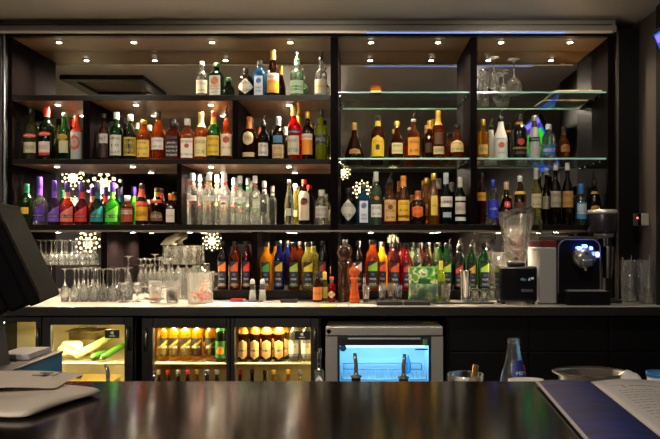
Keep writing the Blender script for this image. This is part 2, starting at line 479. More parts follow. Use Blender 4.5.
DARK = mat('17161a', .4)
def door_frame(root, x0, x1, z0, z1, y, t, fw, handle_side, wmat=DARK, fl=None, fr=None):
    """door with an open window: frame, pane, handle; coordinates relative to root"""
    fl = fl or fw; fr = fr or fw
    d = MB().box(x0, x0 + fl, y, y + t, z0, z1, .003).box(x1 - fr, x1, y, y + t, z0, z1, .003)
    d.box(x0 + fl, x1 - fr, y, y + t, z1 - fw * .9, z1, .003).box(x0 + fl, x1 - fr, y, y + t, z0, z0 + fw, .003)
    d = d.build('door', wmat, root)
    MB().box(x0 + fl, x1 - fr, y + t * .4, y + t * .6, z0 + fw, z1 - fw * .9).build('window_pane', pane_mat('f6f6f0'), d)
    hx = x0 + fl * .42 if handle_side < 0 else x1 - fr * .42
    MB().tube([(hx, y, z1 - .06), (hx, y - .022, z1 - .065), (hx, y - .024, z1 - .12), (hx, y - .022, z1 - .175), (hx, y, z1 - .18)], .007, 8).build('handle', mat('0c0c0e', .3), d)
    return d

YC = 3.85
def fridge(px0, px1, label, lights, wall='e6dcb8'):
    x0, x1 = X(px0, YC), X(px1, YC); xc = (x0 + x1) / 2; w = (x1 - x0) / 2
    r = thing('display_fridge', label, 'fridge', (xc, YC, 0))
    mb = MB().box(-w, -w + .025, .045, .50, .08, 1.032).box(w - .025, w, .045, .50, .08, 1.032)
    mb.box(-w + .025, w - .025, .045, .50, .08, .12).box(-w + .025, w - .025, .045, .50, 1.005, 1.032).box(-w, w, .50, .52, .08, 1.032)
    mb.box(-w + .03, w - .03, .10, .48, 0, .08)
    mb.build('cabinet_body', mat('121214', .4), r)
    ml = MB().box(-w + .025, -w + .030, .05, .495, .12, 1.005).box(w - .030, w - .025, .05, .495, .12, 1.005).box(-w + .03, w - .03, .49, .499, .12, 1.005)
    ml.box(-w + .03, w - .03, .05, .49, 1.0, 1.0045)
    ml.build('inner_lining', mat(wall, .5), r)['label'] = 'pale inner lining'
    for lx in lights:
        tl = MB().box(lx - .09, lx + .09, .052, .064, .985, .999).build('light_tube', emit('ffe8a8', 9), r); tl['label'] = 'lit tube light'
        la = bpy.data.lights.new('fridge_lamp', 'AREA'); la.energy = 6.2; la.shape = 'RECTANGLE'; la.size = .22; la.size_y = .03; la.color = (1, .80, .38)
        o = bpy.data.objects.new('fridge_lamp', la); col.objects.link(o); o.parent = r; o.location = (lx, .085, .988); o.rotation_euler = (math.radians(-28), 0, 0)
    return r, xc, w
def wire_shelf(r, x0, x1, z, yf=.06, yb=.485):
    mb = MB()
    for yy in (yf, yb - .01): mb.tube([(x0, yy, z), (x1, yy, z)], .0045, 8)
    n = int((x1 - x0) / .022)
    for i in range(n + 1):
        x = x0 + (x1 - x0) * i / n; mb.tube([(x, yf, z + .004), (x, yb - .01, z + .004)], .0018, 6)
    return mb.build('wire_shelf', mat('d8d4c8', .3, .5), r)

# fridge with vegetables (two doors: the narrow view at the left, the wide one by the till)
f1, f1x, f1w = fridge(-52, 133.5, 'black glass door fridge on the left with vegetables inside', (-.32, .25))
xs = lambda px: X(px, YC) - f1x
door_frame(f1, xs(-51), xs(41), .13, 1.026, 0, .04, .030, 1)
d = door_frame(f1, xs(42), xs(133), .13, 1.026, 0, .04, .048, 1)
st = MB().box(xs(104), xs(118.5), .0135, .0155, Z(338.5, YC), Z(330, YC)).build('sticker', mat('141416', .4), d); st['label'] = 'black sticker with a white emblem'
mb = MB()
ex, ez = xs(111.3), Z(333.2, YC)
for a in range(3):
    M = Matrix.Translation((ex, .013, ez)) @ Matrix.Rotation(a * 2 * PI / 3, 4, 'Y')
    mb.prism([(-.008, .004), (.004, .010), (.007, .005), (-.004, -.001)], -.0004, .0004, 'y', M)
mb.box(ex - .016, ex + .016, .0126, .0134, ez - .019, ez - .015)
mb.build('emblem', WHITE, st)
wire_shelf(f1, xs(-48), xs(38), .758); wire_shelf(f1, xs(46), xs(130), .758)
wire_shelf(f1, xs(46), xs(130), .44)
# fridge with cider bottles
f2, f2x, f2w = fridge(140.5, 320, 'black two door glass fridge full of cider bottles', (-.27, .24), 'd8c890')
xs2 = lambda px: X(px, YC) - f2x
door_frame(f2, xs2(141.5), xs2(230), .13, 1.020, 0, .04, .060, -1, fl=.062, fr=.020)
d = door_frame(f2, xs2(230.5), xs2(319), .13, 1.020, 0, .04, .056, 1, fl=.022, fr=.046)
st = MB().box(xs2(294.5), xs2(310), .0135, .0155, Z(340, YC), Z(331.5, YC)).build('sticker', mat('141416', .4), d); st['label'] = 'black sticker with a white emblem'
mb = MB(); ex, ez = xs2(301.8), Z(334.6, YC)
for a in range(3):
    M = Matrix.Translation((ex, .013, ez)) @ Matrix.Rotation(a * 2 * PI / 3, 4, 'Y')
    mb.prism([(-.008, .004), (.004, .010), (.007, .005), (-.004, -.001)], -.0004, .0004, 'y', M)
mb.box(ex - .016, ex + .016, .0126, .0134, ez - .019, ez - .015)
mb.build('emblem', WHITE, st)
FS = .758
wire_shelf(f2, xs2(144), xs2(317), FS); wire_shelf(f2, xs2(144), xs2(317), .455)
# dark kick wall right of the blue fridge
bcab = thing('base_cabinet', 'black wooden base cabinets under the right end of counter', 'cabinet', (X(550, 3.86), 3.86, 0))
bx = X(550, 3.86)
MB().box(X(447, 3.86) - bx, 1.652 - bx, .02, .62, .05, 1.036).build('cabinet_body', mat('060608', .5, spec=.2), bcab)
for a, b in ((449, 528), (529.5, 608), (609.5, 660)):
    dr = MB().box(X(a, 3.86) - bx, min(X(b, 3.86), 1.650) - bx, 0, .0195, Z(352, 3.86) + .004, 1.028, .003).build('drawer', mat('07070a', .45, spec=.2), bcab)
    do = MB().box(X(a, 3.86) - bx, min(X(b, 3.86), 1.650) - bx, 0, .0195, .08, Z(352, 3.86), .003).build('door', mat('07070a', .45, spec=.2), bcab)

# glass washer / chiller with blue lit window
YB = 3.74
bw = thing('glass_froster', 'stainless counter-height froster with blue lit window', 'freezer', (X(384, YB), YB, 0))
x0, x1 = X(325.5, YB) - X(384, YB), X(443, YB) - X(384, YB)
STL = mat('b4b2ae', .34, .55, noise=.1, nscale=10, stretch=(1, 1, 30))
zt = Z(327, YB)
mb = MB().box(x0, x0 + .062, 0, .42, .12, zt - .052).box(x1 - .062, x1, 0, .42, .12, zt - .052).box(x0, x1, 0, .42, zt - .046, zt, .005)
mb.box(x0 + .062, x1 - .062, .40, .42, .12, zt - .052).box(x0 + .062, x1 - .062, 0, .40, .12, .20)
mb.build('cabinet_body', STL, bw)
MB().box(x0 + .01, x1 - .01, .012, .41, zt - .052, zt - .046).build('seam', BLACK, bw)
for sx in (x0 + .04, x1 - .04):
    MB().box(sx - .02, sx + .02, .03, .38, 0, .12).build('foot', BLACK, bw)
li = MB().box(x0 + .062, x0 + .066, .03, .40, .2, zt - .055).box(x1 - .066, x1 - .062, .03, .40, .2, zt - .055).box(x0 + .066, x1 - .066, .392, .398, .2, zt - .055)
li.build('inner_lining', mat('cfe4ee', .5), bw)['label'] = 'pale inner lining lit blue'
dx0, dx1 = x0 + .064, x1 - .064
d = MB().box(dx0, dx1, -.004, .018, zt - .098, zt - .0525, .002).box(dx0, dx0 + .012, -.002, .018, .2, zt - .098).box(dx1 - .012, dx1, -.002, .018, .2, zt - .098).build('door', mat('1a1c20', .4), bw)
MB().box(dx0 + .012, dx1 - .012, .006, .010, .2, zt - .098).build('window_pane', pane_mat('eef8ff'), d)
MB().box(x0 + .12, x1 - .12, -.018, -.003, zt - .066, zt - .056, .003).build('handle', mat('c8d0d4', .3, .6), d)
MB().lathe([(.018, -.0015), (.018, .0015)], 20, M=Matrix.Translation((dx0 + .03, .003, zt - .113)) @ Matrix.Rotation(PI / 2, 4, 'X')).build('sticker', mat('2a6890', .5), d)
s = MB().box(dx1 - .05, dx1 - .016, -.0065, -.0045, zt - .098, zt - .060).build('sticker', mat('1c5c34', .5), d); s['label'] = 'green sticker'
MB().box(dx1 - .041, dx1 - .036, -.0075, -.0065, zt - .093, zt - .066).box(dx1 - .030, dx1 - .026, -.0075, -.0065, zt - .093, zt - .066).build('emblem', mat('80c090', .5), s)
MB().box(dx1 - .085, dx1 - .016, .0035, .0055, zt - .124, zt - .117).build('sticker', BLACK, d)
MB().lathe([(.012, -.004), (.012, 0)], 16, M=Matrix.Translation((x0 + .018, 0, zt - .024)) @ Matrix.Rotation(PI / 2, 4, 'X')).build('badge', mat('6c6c6c', .4, .8), bw)
# blue tube and wire rack
t = MB().box(dx0 + .03, dx1 - .03, .03, .045, zt - .115, zt - .104).build('light_tube', emit('88d0ff', 3), bw); t['label'] = 'blue light tube'
la = bpy.data.lights.new('froster_lamp', 'AREA'); la.energy = 1.5; la.shape = 'RECTANGLE'; la.size = .45; la.size_y = .1; la.color = (.36, .74, 1.)
o = bpy.data.objects.new('froster_lamp', la); col.objects.link(o); o.parent = bw; o.location = (0, .13, zt - .07); o.rotation_euler = (math.radians(20), 0, 0)
rk = MB(); zr = Z(378, YB + .1)
for i in range(26):
    x = dx0 + .02 + (dx1 - dx0 - .04) * i / 25; rk.tube([(x, .05, zr), (x, .36, zr)], .002, 6)
for yy in (.05, .36): rk.tube([(dx0 + .02, yy, zr), (dx1 - .02, yy, zr)], .004, 6)
for xx in (dx0 + .02, dx1 - .02): rk.tube([(xx, .05, zr), (xx, .05, zr + .035), (xx, .36, zr + .035), (xx, .36, zr)], .003, 6)
rk.tube([(dx0 + .02, .36, zr + .035), (dx1 - .02, .36, zr + .035)], .003, 6)
rk.build('wire_rack', mat('90c0d8', .3, .5), bw)
st = tag(MB().lathe([(.02, 0), (.026, .004), (.026, .05), (.02, .07), (.012, .085), (.012, .095)], 16).build('flask', glass('9cd4ec', .4, .3)), 'pale blue flask inside the blue lit froster', 'flask')
st.location = (X(407, 3.95), 3.97, zr + .0062)
fl = tag(MB().box(-.03, .03, -.012, .012, 0, .004, .001).build('note_card', mat('7c7820', .6)), 'small yellow card lying on top of the froster', 'card'); fl.location = (X(429, 3.9), 3.93, zt + .0005)

# ------------------------------------------------------------------ bottles on the shelves
CR, GD, BK = 'e8dcc0', 'c8a040', '141414'
# top shelf
B('A', 'rum_bottle', 'bottle', 'clear rum bottle with white cap and cream label, leftmost on the top shelf', 202, 62, 11.5, 'std', 'clear', ('e8e8e4', .10), [(.12, .48, 'rect', 75, 'd8d0b8', 'MATUSALEM|rum', '6a5a3a')])
B('A', 'herbal_liqueur_bottle', 'bottle', 'squarish dark green liqueur bottle with orange banded white label, on the top shelf', 216.5, 63.5, 14, 'short', 'greendark', ('2c5c34', .12), [(.06, .62, 'rect', 41, 'c8d4c0'), (.34, .58, 'round', 30, 'e06020'), (.22, .34, 'rect', 41.5, 'd8541c', 'JÄGERMEISTER', 'f4e8d0', .95), (.08, .2, 'rect', 36, 'e8e4d4', 'LIQUEUR', '2c5c34')], square=5)
B('A', 'gin_bottle', 'bottle', 'squat black gin bottle with a pale diamond label, on the top shelf', 246, 68.5, 15, 'squat', 'black', ('101010', .16), [(.10, .62, 'diamond', 75, 'cfc8b8', "HENDRICK'S|GIN", '2a2a2a')])
B('A', 'gin_bottle', 'bottle', 'blue square gin bottle with black cap and white label, on the top shelf', 260, 61, 13, 'short', 'blue', ('14181c', .14), [(.06, .56, 'rect', 34, 'd0d8e0'), (.36, .52, 'round', 22, '2c4c9c'), (.12, .30, 'rect', 30, 'c4ccd8', 'BOMBAY|SAPPHIRE', '28407c')], square=5)
B('A', 'bitter_liqueur_bottle', 'bottle', 'tall dark liqueur bottle with gold neck and red and orange label, on the top shelf', 273, 50.5, 12.5, 'slope', 'dark', ('d8b040', .09), [(.10, .36, 'rect', 75, 'e89820'), (.36, .50, 'rect', 75, 'e8e0d0', 'AVERNA', 'c02818', .9), (.14, .3, 'round', 36, 'f0b840')], neck=('c89838', .80))
B('A', 'vodka_bottle', 'bottle', 'clear pour-spouted bottle with green and white label, on the top shelf', 297, 52, 14, 'tall', 'cleargreen', ('1c6c3c', .05), [(.10, .44, 'rect', 70, 'b8d8b8'), (.18, .30, 'rect', 60, '2c8c4c', 'CACHAÇA', 'f0f4ec')], spout='chrome', neck=('c8d8c8', .86))
B('A', 'vodka_bottle', 'bottle', 'clear pour-spouted bottle with grey and gold label, far right on the top wooden shelf', 321, 52, 12.5, 'tall', 'clear', ('2c2c2c', .05), [(.10, .46, 'rect', 70, 'a0a090'), (.22, .34, 'rect', 60, 'b89850', 'VODKA', '2c2410')], spout='chrome')
# second shelf, left bay
B('B', 'vermouth_bottle', 'bottle', 'pale olive vermouth bottle with black cap, leftmost on the second shelf', 31.5, 108, 15, 'std', 'olive', ('18181a', .12), [(.14, .34, 'rect', 55, 'd0c8a0', 'EXTRA DRY', '605830'), (.42, .50, 'round', 60, 'd04020', 'MARTINI', 'f0f0f0', 1)])
B('B', 'vermouth_bottle', 'bottle', 'dark red vermouth bottle with bright red capsule on the second shelf', 46.8, 106.5, 15, 'std', 'greendark', ('d82c1c', .13), [(.14, .34, 'rect', 50, 'e8dcd0', 'ROSSO', '8c1c14'), (.09, .14, 'rect', 50, 'c83020'), (.44, .52, 'round', 60, 'd85030', 'MARTINI', 'f0f0f0', 1)], neck=('d82c1c', .80))
B('B', 'liqueur_bottle', 'bottle', 'slim green bottle with pale cap and gold label, beside the orange-necked bottle', 64.5, 113.5, 10.5, 'tall', 'green', ('c8ccb8', .07), [(.16, .42, 'rect', 60, 'd8d0a8'), (.42, .56, 'round', 55, 'c89830')])
B('B', 'aperitif_bottle', 'bottle', 'grey white bottle with orange red neck and round orange emblem', 77, 115.5, 12.5, 'tall', 'frost', ('d84020', .20), [(.22, .56, 'round', 52, 'c85838'), (.28, .50, 'round', 38, 'b4b0ac', 'P', 'c84828', .6)], neck=('d84020', .62))
# second shelf, middle bay
B('B', 'whisky_bottle', 'bottle', 'slim amber whisky bottle, first in the row of spirits right of the divider', 104, 113.5, 10.5, 'tall', 'amberdark', ('2a2420', .10), [(.36, .56, 'rect', 65, 'ccc4c0', 'MALT', '3a3030'), (.06, .34, 'rect', 65, '2c1810')])
B('B', 'whisky_bottle', 'bottle', 'green whisky bottle with white cap and big white label', 116.5, 112.5, 12.8, 'std', 'green', ('dcdcd4', .14), [(.10, .52, 'rect', 62, 'dcd8c8', 'LAPHROAIG|10|ISLAY', '2c3428')])
B('B', 'whisky_bottle', 'bottle', 'dark green whisky bottle with silver cap and black label edged in yellow', 130.3, 115, 13, 'std', 'greendark', ('d0d0d0', .14), [(.10, .50, 'rect', 66, 'c8b030'), (.14, .46, 'rect', 58, '1c1c18', 'ARDBEG|TEN', 'd8c050')])
B('B', 'whisky_bottle', 'bottle', 'stubby amber whisky bottle with gold cap and wide yellow label', 144, 120.5, 14, 'short', 'amber', ('c8a040', .10), [(.08, .50, 'rect', 66, 'e8c858', 'THE|GLENLIVET|12', '5a3c10')])
B('B', 'liqueur_bottle', 'bottle', 'sloping amber bottle with black cap and white label, right of the yellow labelled whisky', 158.5, 112.5, 14, 'slope', 'amber', ('1c1814', .13), [(.22, .46, 'rect', 60, 'e0dcd4', 'SOUTHERN|COMFORT', '4c3020')])
B('B', 'whiskey_bottle', 'bottle', 'square amber whiskey bottle with black cap and black label', 173, 119, 14, 'short', 'amberdark', ('141414', .20), [(.08, .46, 'rect', 42, '161616', "JACK|DANIEL'S|OLD No.7|WHISKEY", 'd8d8d0', .95), (.50, .56, 'rect', 40, '161616')], square=5)
B('B', 'bourbon_bottle', 'bottle', 'square amber bourbon bottle with white cap and white label with red seal', 187.5, 119, 14, 'short', 'amber', ('dcd8d0', .16), [(.06, .52, 'rect', 42, 'e4dcc8', 'JIM BEAM||BOURBON', '2c1c18', .95), (.28, .40, 'round', 18, 'b02820')], square=5)
B('B', 'whisky_bottle', 'bottle', 'whisky bottle with long gold neck and pale yellow label', 201, 112.5, 13.2, 'std', 'amber', ('d8b860', .14), [(.08, .48, 'rect', 64, 'e4d898', "CANADIAN|CLUB", '6a5424')], neck=('d8c070', .70))
B('B', 'whiskey_bottle', 'bottle', 'green whiskey bottle with red cap and bright yellow label', 213.7, 111.5, 13, 'std', 'green', ('c82820', .12), [(.10, .50, 'rect', 64, 'e8c030', 'JAMESON|IRISH|WHISKEY', '2a2a18')], neck=('e0b850', .74))
B('B', 'whisky_bottle', 'bottle', 'amber whisky bottle with black pour spout and red and white label', 226.4, 105.5, 11.8, 'std', 'amber', ('1c1c1c', .06), [(.10, .56, 'rect', 66, 'e8d8b8', '||GROUSE|', '7c2c18'), (.36, .52, 'round', 34, 'b84020')], spout='black')
# second shelf, third bay
B('B', 'liqueur_bottle', 'bottle', 'brown liqueur bottle with orange neck and round cream label', 249.3, 117, 14, 'std', 'brown', ('b86420', .10), [(.34, .66, 'round', 50, 'dcc89c', 'DRAMBUIE', '7c2c18'), (.08, .18, 'rect', 60, 'd8c494', '', '7c2c18')], neck=('c07028', .72))
B('B', 'coffee_liqueur_bottle', 'bottle', 'small dark liqueur bottle with white label and black pour spout', 263.3, 115.5, 11, 'short', 'dark', ('141414', .10), [(.12, .46, 'rect', 58, 'dcd4c4', 'TIA|MARIA', '4c2c1c')], spout='black')
B('B', 'whisky_bottle', 'bottle', 'dark bottle with silver capsule, blue emblem and cream lower label', 278.3, 117, 12, 'tall', 'dark', ('C0C0C0', .12), [(.05, .36, 'rect', 66, 'd8b888', 'OLD|BLEND', '5a3820'), (.40, .56, 'rect', 50, '5088b0')], neck=('a8a8a8', .80))
B('B', 'bitter_bottle', 'bottle', 'bright red bitter bottle with gold cap and cream label', 294, 105, 13, 'tall', 'red', ('D8B040', .14), [(.10, .44, 'rect', 62, 'd8d0b0', 'MILANO|BITTER', '2c3c7c'), (.47, .54, 'rect', 66, '38284c', 'CAMPARI', 'f0f0f0', 1)], neck=('d8b040', .80))
B('B', 'bitter_liqueur_bottle', 'bottle', 'dark bottle with gold cap and orange label, between red and lime bottles', 307.5, 112, 11.5, 'tall', 'dark', ('D8B040', .14), [(.12, .42, 'rect', 66, 'e89020'), (.42, .54, 'rect', 66, 'e0d8c8', 'AVERNA', 'c02818', .9)])
B('B', 'melon_liqueur_bottle', 'bottle', 'opaque lime yellow liqueur bottle with black cap and dark label', 321, 110, 12.5, 'tall', 'lime', ('16161a', .12), [(.32, .50, 'rect', 66, '2c2c44', 'LIMONCELLO', 'd8d8a0')])
# second shelf, glass bay left
B('Bg', 'cognac_bottle', 'bottle', 'wide flared dark cognac bottle with gold cap on the glass shelf', 354.3, 123, 20, 'flare', 'brown', ('C8A040', .09), [(.14, .28, 'arch', 36, '8c6c2c', 'COGNAC', '1c1008')], neck=('9c7c38', .80))
B('Bg', 'whisky_bottle', 'bottle', 'amber whisky bottle with yellow neck and large yellow label on glass shelf', 378, 116, 14, 'std', 'amberdark', ('18140f', .12), [(.06, .54, 'arch', 62, 'e4c020'), (.36, .44, 'rect', 50, 'e4c020', 'WHITE HORSE', 'b82818', 1), (.20, .34, 'oval', 18, '201810')], neck=('e8b81c', .76))
B('Bg', 'cognac_bottle', 'bottle', 'amber brandy bottle with gold cap and cream label on the glass shelf', 397, 121.5, 14.2, 'round', 'amberdark', ('D8B040', .12), [(.14, .42, 'rect', 50, 'd8cc90', 'BRANDY|V.S.O.P', '4c3010')])
B('Bg', 'rum_bottle', 'bottle', 'amber rum bottle with pour spout and orange label on the glass shelf', 413.5, 112, 13, 'std', 'amber', ('c8c0b0', .06), [(.10, .54, 'rect', 62, 'e89c30', 'HAVANA|RUM', '3c200c')], spout='chrome')
B('Bg', 'whisky_bottle', 'bottle', 'slim amber bottle with gold cap, partly behind the tall gold-necked bottle', 429.6, 121, 11, 'tall', 'amberdark', ('C8A040', .13), [(.20, .44, 'rect', 55, '3c2010')], neck=('c89840', .80), dy=.075)
B('Bg', 'whisky_bottle', 'bottle', 'tall amber bottle with long gold neck and cream strip label', 438.3, 111, 13.6, 'std', 'amber', ('D8B040', .12), [(.10, .26, 'rect', 50, 'c8b880', 'RESERVE', '4c3010'), (.30, .54, 'rect', 40, '5a3410')], neck=('d0a040', .70))
B('Bg', 'bourbon_bottle', 'bottle', 'round shouldered amber bottle with black cap and cream oval label', 457, 125, 16.5, 'round', 'amber', ('181412', .12), [(.20, .54, 'arch', 50, 'd0b878', 'KENTUCKY|BOURBON', '4c3010')])
# second shelf, glass bay right
B('Bg', 'tequila_bottle', 'bottle', 'pale bottle holding golden tequila with gold cap, beside the white bottle', 483, 119.5, 12.5, 'std', 'gold', ('D8B040', .16), [(.12, .36, 'rect', 46, 'c8a850', 'TEQUILA', '3c2c08')])
B('Bg', 'coconut_rum_bottle', 'bottle', 'matt white coconut rum bottle with black collar and pour spout', 500.7, 109.5, 14.2, 'slope', 'white', ('181818', .10), [(.42, .54, 'rect', 50, 'dcdcd8', 'MALIBU', '26221e', .95), (.26, .40, 'round', 26, 'c86448'), (.10, .2, 'rect', 40, 'd4d4d0', 'RUM', '4c4c4c')], spout='chrome')
B('Bg', 'dark_rum_bottle', 'bottle', 'bulky black rum bottle with red emblem and yellow lettering', 519, 115, 17, 'short', 'black', ('161616', .16), [(.30, .46, 'round', 24, 'b02418'), (.20, .28, 'rect', 56, '141414', 'MIDNIGHT', 'd8c020', 1), (.10, .18, 'rect', 46, '141414', 'RUM', 'b83020')], neck=('a87820', .78))
B('Bg', 'vodka_bottle', 'bottle', 'frosted silver bottle with navy bands on neck and shoulder', 534.2, 116, 11.5, 'slope', 'frost', ('C0C0C0', .12), [(.40, .50, 'rect', 85, '20283c', 'VODKA', 'd8dce0', .6)], neck=('262c44', .74))
B('Bg', 'vodka_bottle', 'bottle', 'short clear vodka bottle with blue label and white cap', 548.5, 124.5, 13.6, 'short', 'clear', ('c8ccd0', .15), [(.12, .40, 'rect', 62, '2468b0', 'ABSOLUT', 'f0f4fa', .95)])
B('Bg', 'spiced_rum_bottle', 'bottle', 'short amber rum bottle with dark cap, last on the right glass shelf', 563.8, 127, 13.5, 'round', 'amber', ('241810', .14), [(.22, .46, 'arch', 40, '9c6018', 'SPICED', '20140a')], neck=('4c2c10', .74))
# third shelf, left bay: liqueurs with slanting labels
B('C', 'herbal_liqueur_bottle', 'bottle', 'green liqueur bottle with yellow label, leftmost on the third shelf', 26.8, 184, 12, 'std', 'green', ('1c7c54', .16), [(.26, .42, 'rect', 40, 'd8b020')], neck=('1c7c54', .78), dy=-.06)
lq = [(39.7, 177, 15.5, 'clear', '3c2090', '5830a8', 'clear liqueur bottle with long purple capsule and purple slanted label', 'CURAÇAO'),
      (54.3, 181, 12.5, 'purple', '46308c', '7a54c8', 'dark purple liqueur bottle with lilac slanted label', 'CASSIS'),
      (67.5, 182, 14, 'pink', '40286c', 'e88070', 'coral pink liqueur bottle with salmon slanted label', 'PEACH'),
      (82, 182, 14, 'winered', '40286c', 'd82c20', 'dark red liqueur bottle with scarlet slanted label', 'CHERRY'),
      (97.6, 182, 14, 'teal', '2c2858', '108c8c', 'dark teal liqueur bottle with turquoise slanted label', 'MENTHE'),
      (112.5, 182, 14, 'bright', '40289c', '68d838', 'bright green liqueur bottle with lime slanted label', 'MELON')]
for i, (px, tp, w, g, cc, lc, lab, tx) in enumerate(lq):
    B('C', 'liqueur_bottle', 'bottle', lab, px, tp, w, 'longneck', g, (cc, .24), [(.07, .44, 'diag', 62, lc), (.16, .23, 'rect', 60, '1c1826', tx, 'f0f0f0', .8)], neck=({0: '5430a4', 1: '6040a8', 2: 'd88070', 3: 'd02c20', 4: '127078', 5: '58c030'}[i], .61))
B('C', 'liqueur_bottle', 'bottle', 'short amber red bottle with white cap and red and white label', 127.3, 196, 13, 'short', 'amberdark', ('dcdcd8', .18), [(.10, .56, 'rect', 62, 'a84430', '|LIQUEUR|', '4c1810'), (.36, .50, 'rect', 56, 'e0d4c8', 'BOLS', 'a82c20')])
B('C', 'egg_liqueur_bottle', 'bottle', 'bottle with red and black neck and bright yellow label', 142, 184, 12.5, 'slope', 'dark', ('26201c', .12), [(.10, .44, 'rect', 74, 'e8a818', 'GALLIANO', '402808'), (.46, .56, 'rect', 74, 'c83c20')], neck=('c83c20', .68))
B('C', 'coffee_liqueur_bottle', 'bottle', 'dark coffee liqueur bottle with red neck label and brown main label', 157.2, 188, 13.5, 'std', 'dark', ('201814', .12), [(.10, .36, 'arch', 66, '6c4c34', 'KAHLUA', 'e8d8b0', .9), (.58, .68, 'rect', 66, 'c03420')], neck=('a87c28', .76))
B('C', 'orange_liqueur_bottle', 'bottle', 'square brown bottle with orange cap and white label, at the divider', 171, 194, 10.5, 'short', 'brown', ('d87020', .20), [(.08, .50, 'rect', 40, 'd8ccbc', '|COINTREAU|', 'a83020', .95)], square=5)
# third shelf, second bay: clear spirits
cs = [(192.5, 173, 11.5, 'C8C8CC', 'c83028', 'c83028', 'SMIRNOFF', 'clear vodka bottle with red ringed silver cap, first in the bright bay', 0),
      (199.5, 174, 9.5, 'C8C8CC', 'c83028', 'd04034', '', 'clear vodka bottle standing behind the first red-ringed one', .1),
      (209, 173, 13, 'C8C8CC', 'd8b030', 'd89020', 'CITRUS', 'clear vodka bottle with yellow ring and orange label', 0),
      (217, 175, 9.5, 'e8e8e8', 'd8b030', 'd8b040', '', 'clear vodka bottle standing behind the yellow-ringed one', .1),
      (224.5, 173, 13, 'C8C8CC', 'c02c3c', 'b83048', 'BERRY', 'clear vodka bottle with crimson lettering, third in the bright bay', 0),
      (234, 178, 9.5, 'C8C8CC', 'c03030', 'c84840', '', 'slim clear bottle with red neck ring behind the green-labelled one', .1),
      (240, 176, 12, 'C8C8CC', '2c8c4c', '3c9c5c', 'APPLE', 'clear vodka bottle with green neck ring and green label', 0),
      (248, 178, 9.5, 'D0D0D0', '2c8c4c', '98b0a0', '', 'slim clear bottle with silver cap behind the crystal bottles', .1),
      (255, 176, 11.5, 'C8C8CC', 'b04050', '', '', 'faceted clear bottle with silver cap and red neck band', 0),
      (264.2, 181, 9, 'D0D0D0', 'c8c0c0', '', '', 'slimmer faceted clear bottle, right end of the bright vodka row', 0)]
for px, tp, w, cc, rc, lc, tx, lab, dy in cs:
    B('C', 'vodka_bottle', 'bottle', lab, px, tp, w, 'std' if w > 10 else 'tall', 'clear', (cc, .15), ([(.46, .56, 'rect', 58, 'e0e0dc', tx, lc, .9)] if tx else []) + ([(.38, .43, 'round', 22, lc)] if lc else []) + [(.76, .81, 'rect', 170, rc)], dy=dy, square=4 if not lc else None)
B('C', 'schnapps_bottle', 'bottle', 'tall slim clear bottle with silver cap beside the red capped one', 289, 180, 9.5, 'slope', 'clear', ('b8b8b0', .08), [(.20, .36, 'rect', 30, 'c8c8bc')])
B('C', 'schnapps_bottle', 'bottle', 'slim clear bottle with pale cap, half hidden behind the red capped one', 295.2, 184, 9, 'slope', 'straw', ('c0bcb0', .10), [(.20, .36, 'rect', 30, 'b0a880')], dy=.1)
B('C', 'liqueur_bottle', 'bottle', 'dark liqueur bottle with red cap and cream portrait label', 304.2, 180, 11.5, 'short', 'dark', ('d82818', .10), [(.10, .74, 'rect', 64, 'd8ccac', '|SAMBUCA||', 'b02c1c', .9), (.44, .60, 'round', 38, '241c18'), (.43, .47, 'rect', 30, 'c03020')])
B('C', 'vodka_bottle', 'bottle', 'short clear bottle with white cap and grey label, far right of left bays', 321.7, 190, 14, 'short', 'clear', ('c8c8c0', .18), [(.20, .52, 'rect', 60, 'c0bcb0', 'SILVER|TEQUILA', '4c4c48')])
# third shelf, right bay A
B('C', 'gin_bottle', 'bottle', 'black gin bottle with pale diamond label on the third shelf', 348.4, 188, 15.6, 'squat', 'black', ('121212', .16), [(.10, .68, 'diamond', 78, 'c4c0b4', "HENDRICK'S|GIN", '2a2a2a')])
B('C', 'gin_bottle', 'bottle', 'blue gin bottle with white label on the third shelf', 363.3, 184, 12.6, 'short', 'blue', ('3c4048', .12), [(.05, .58, 'rect', 34, 'd4dae0'), (.38, .54, 'round', 22, '2c4c8c'), (.10, .28, 'rect', 30, 'c4ccd8', 'BOMBAY|SAPPHIRE', '28407c')], square=5)
B('C', 'white_rum_bottle', 'bottle', 'clear rum bottle with tall white cap and white label, right of the blue gin', 376, 172, 12, 'std', 'cleargreen', ('b8b8b8', .18), [(.14, .38, 'rect', 62, 'd8d8d0', 'BACARDI|RUM', '2c5c44'), (.46, .54, 'round', 24, 'b86430')])
B('C', 'rum_bottle', 'bottle', 'amber rum bottle with black pour spout and parchment label', 390.2, 172.5, 13, 'std', 'amber', ('201810', .06), [(.08, .56, 'rect', 62, 'd8a868', "SAILOR|SPICED|RUM", '3c2414'), (.34, .46, 'round', 24, '6c3c30')], spout='black')
B('C', 'rum_bottle', 'bottle', 'golden rum bottle with orange cap and yellow label', 403.4, 176, 13, 'slope', 'amber', ('d07820', .12), [(.08, .50, 'rect', 62, 'e4b428', 'GOLD|RUM|', '3c2808'), (.14, .19, 'rect', 62, '2c1c0c')], neck=('d88424', .78))
B('C', 'liqueur_bottle', 'bottle', 'squat black bottle with bright orange label between amber and gold bottles', 417.8, 191, 16, 'squat', 'black', ('a85a20', .14), [(.20, .56, 'oval', 46, 'e86c18', 'LICOR|LIQUEUR', '3c1408')], neck=('b86828', .74))
B('C', 'whisky_bottle', 'bottle', 'slim gold bottle with gold cap, behind the yellow bottle', 426.5, 178, 9.5, 'slope', 'gold', ('D8B040', .12), [(.2, .44, 'rect', 50, 'c8a040')], dy=.1)
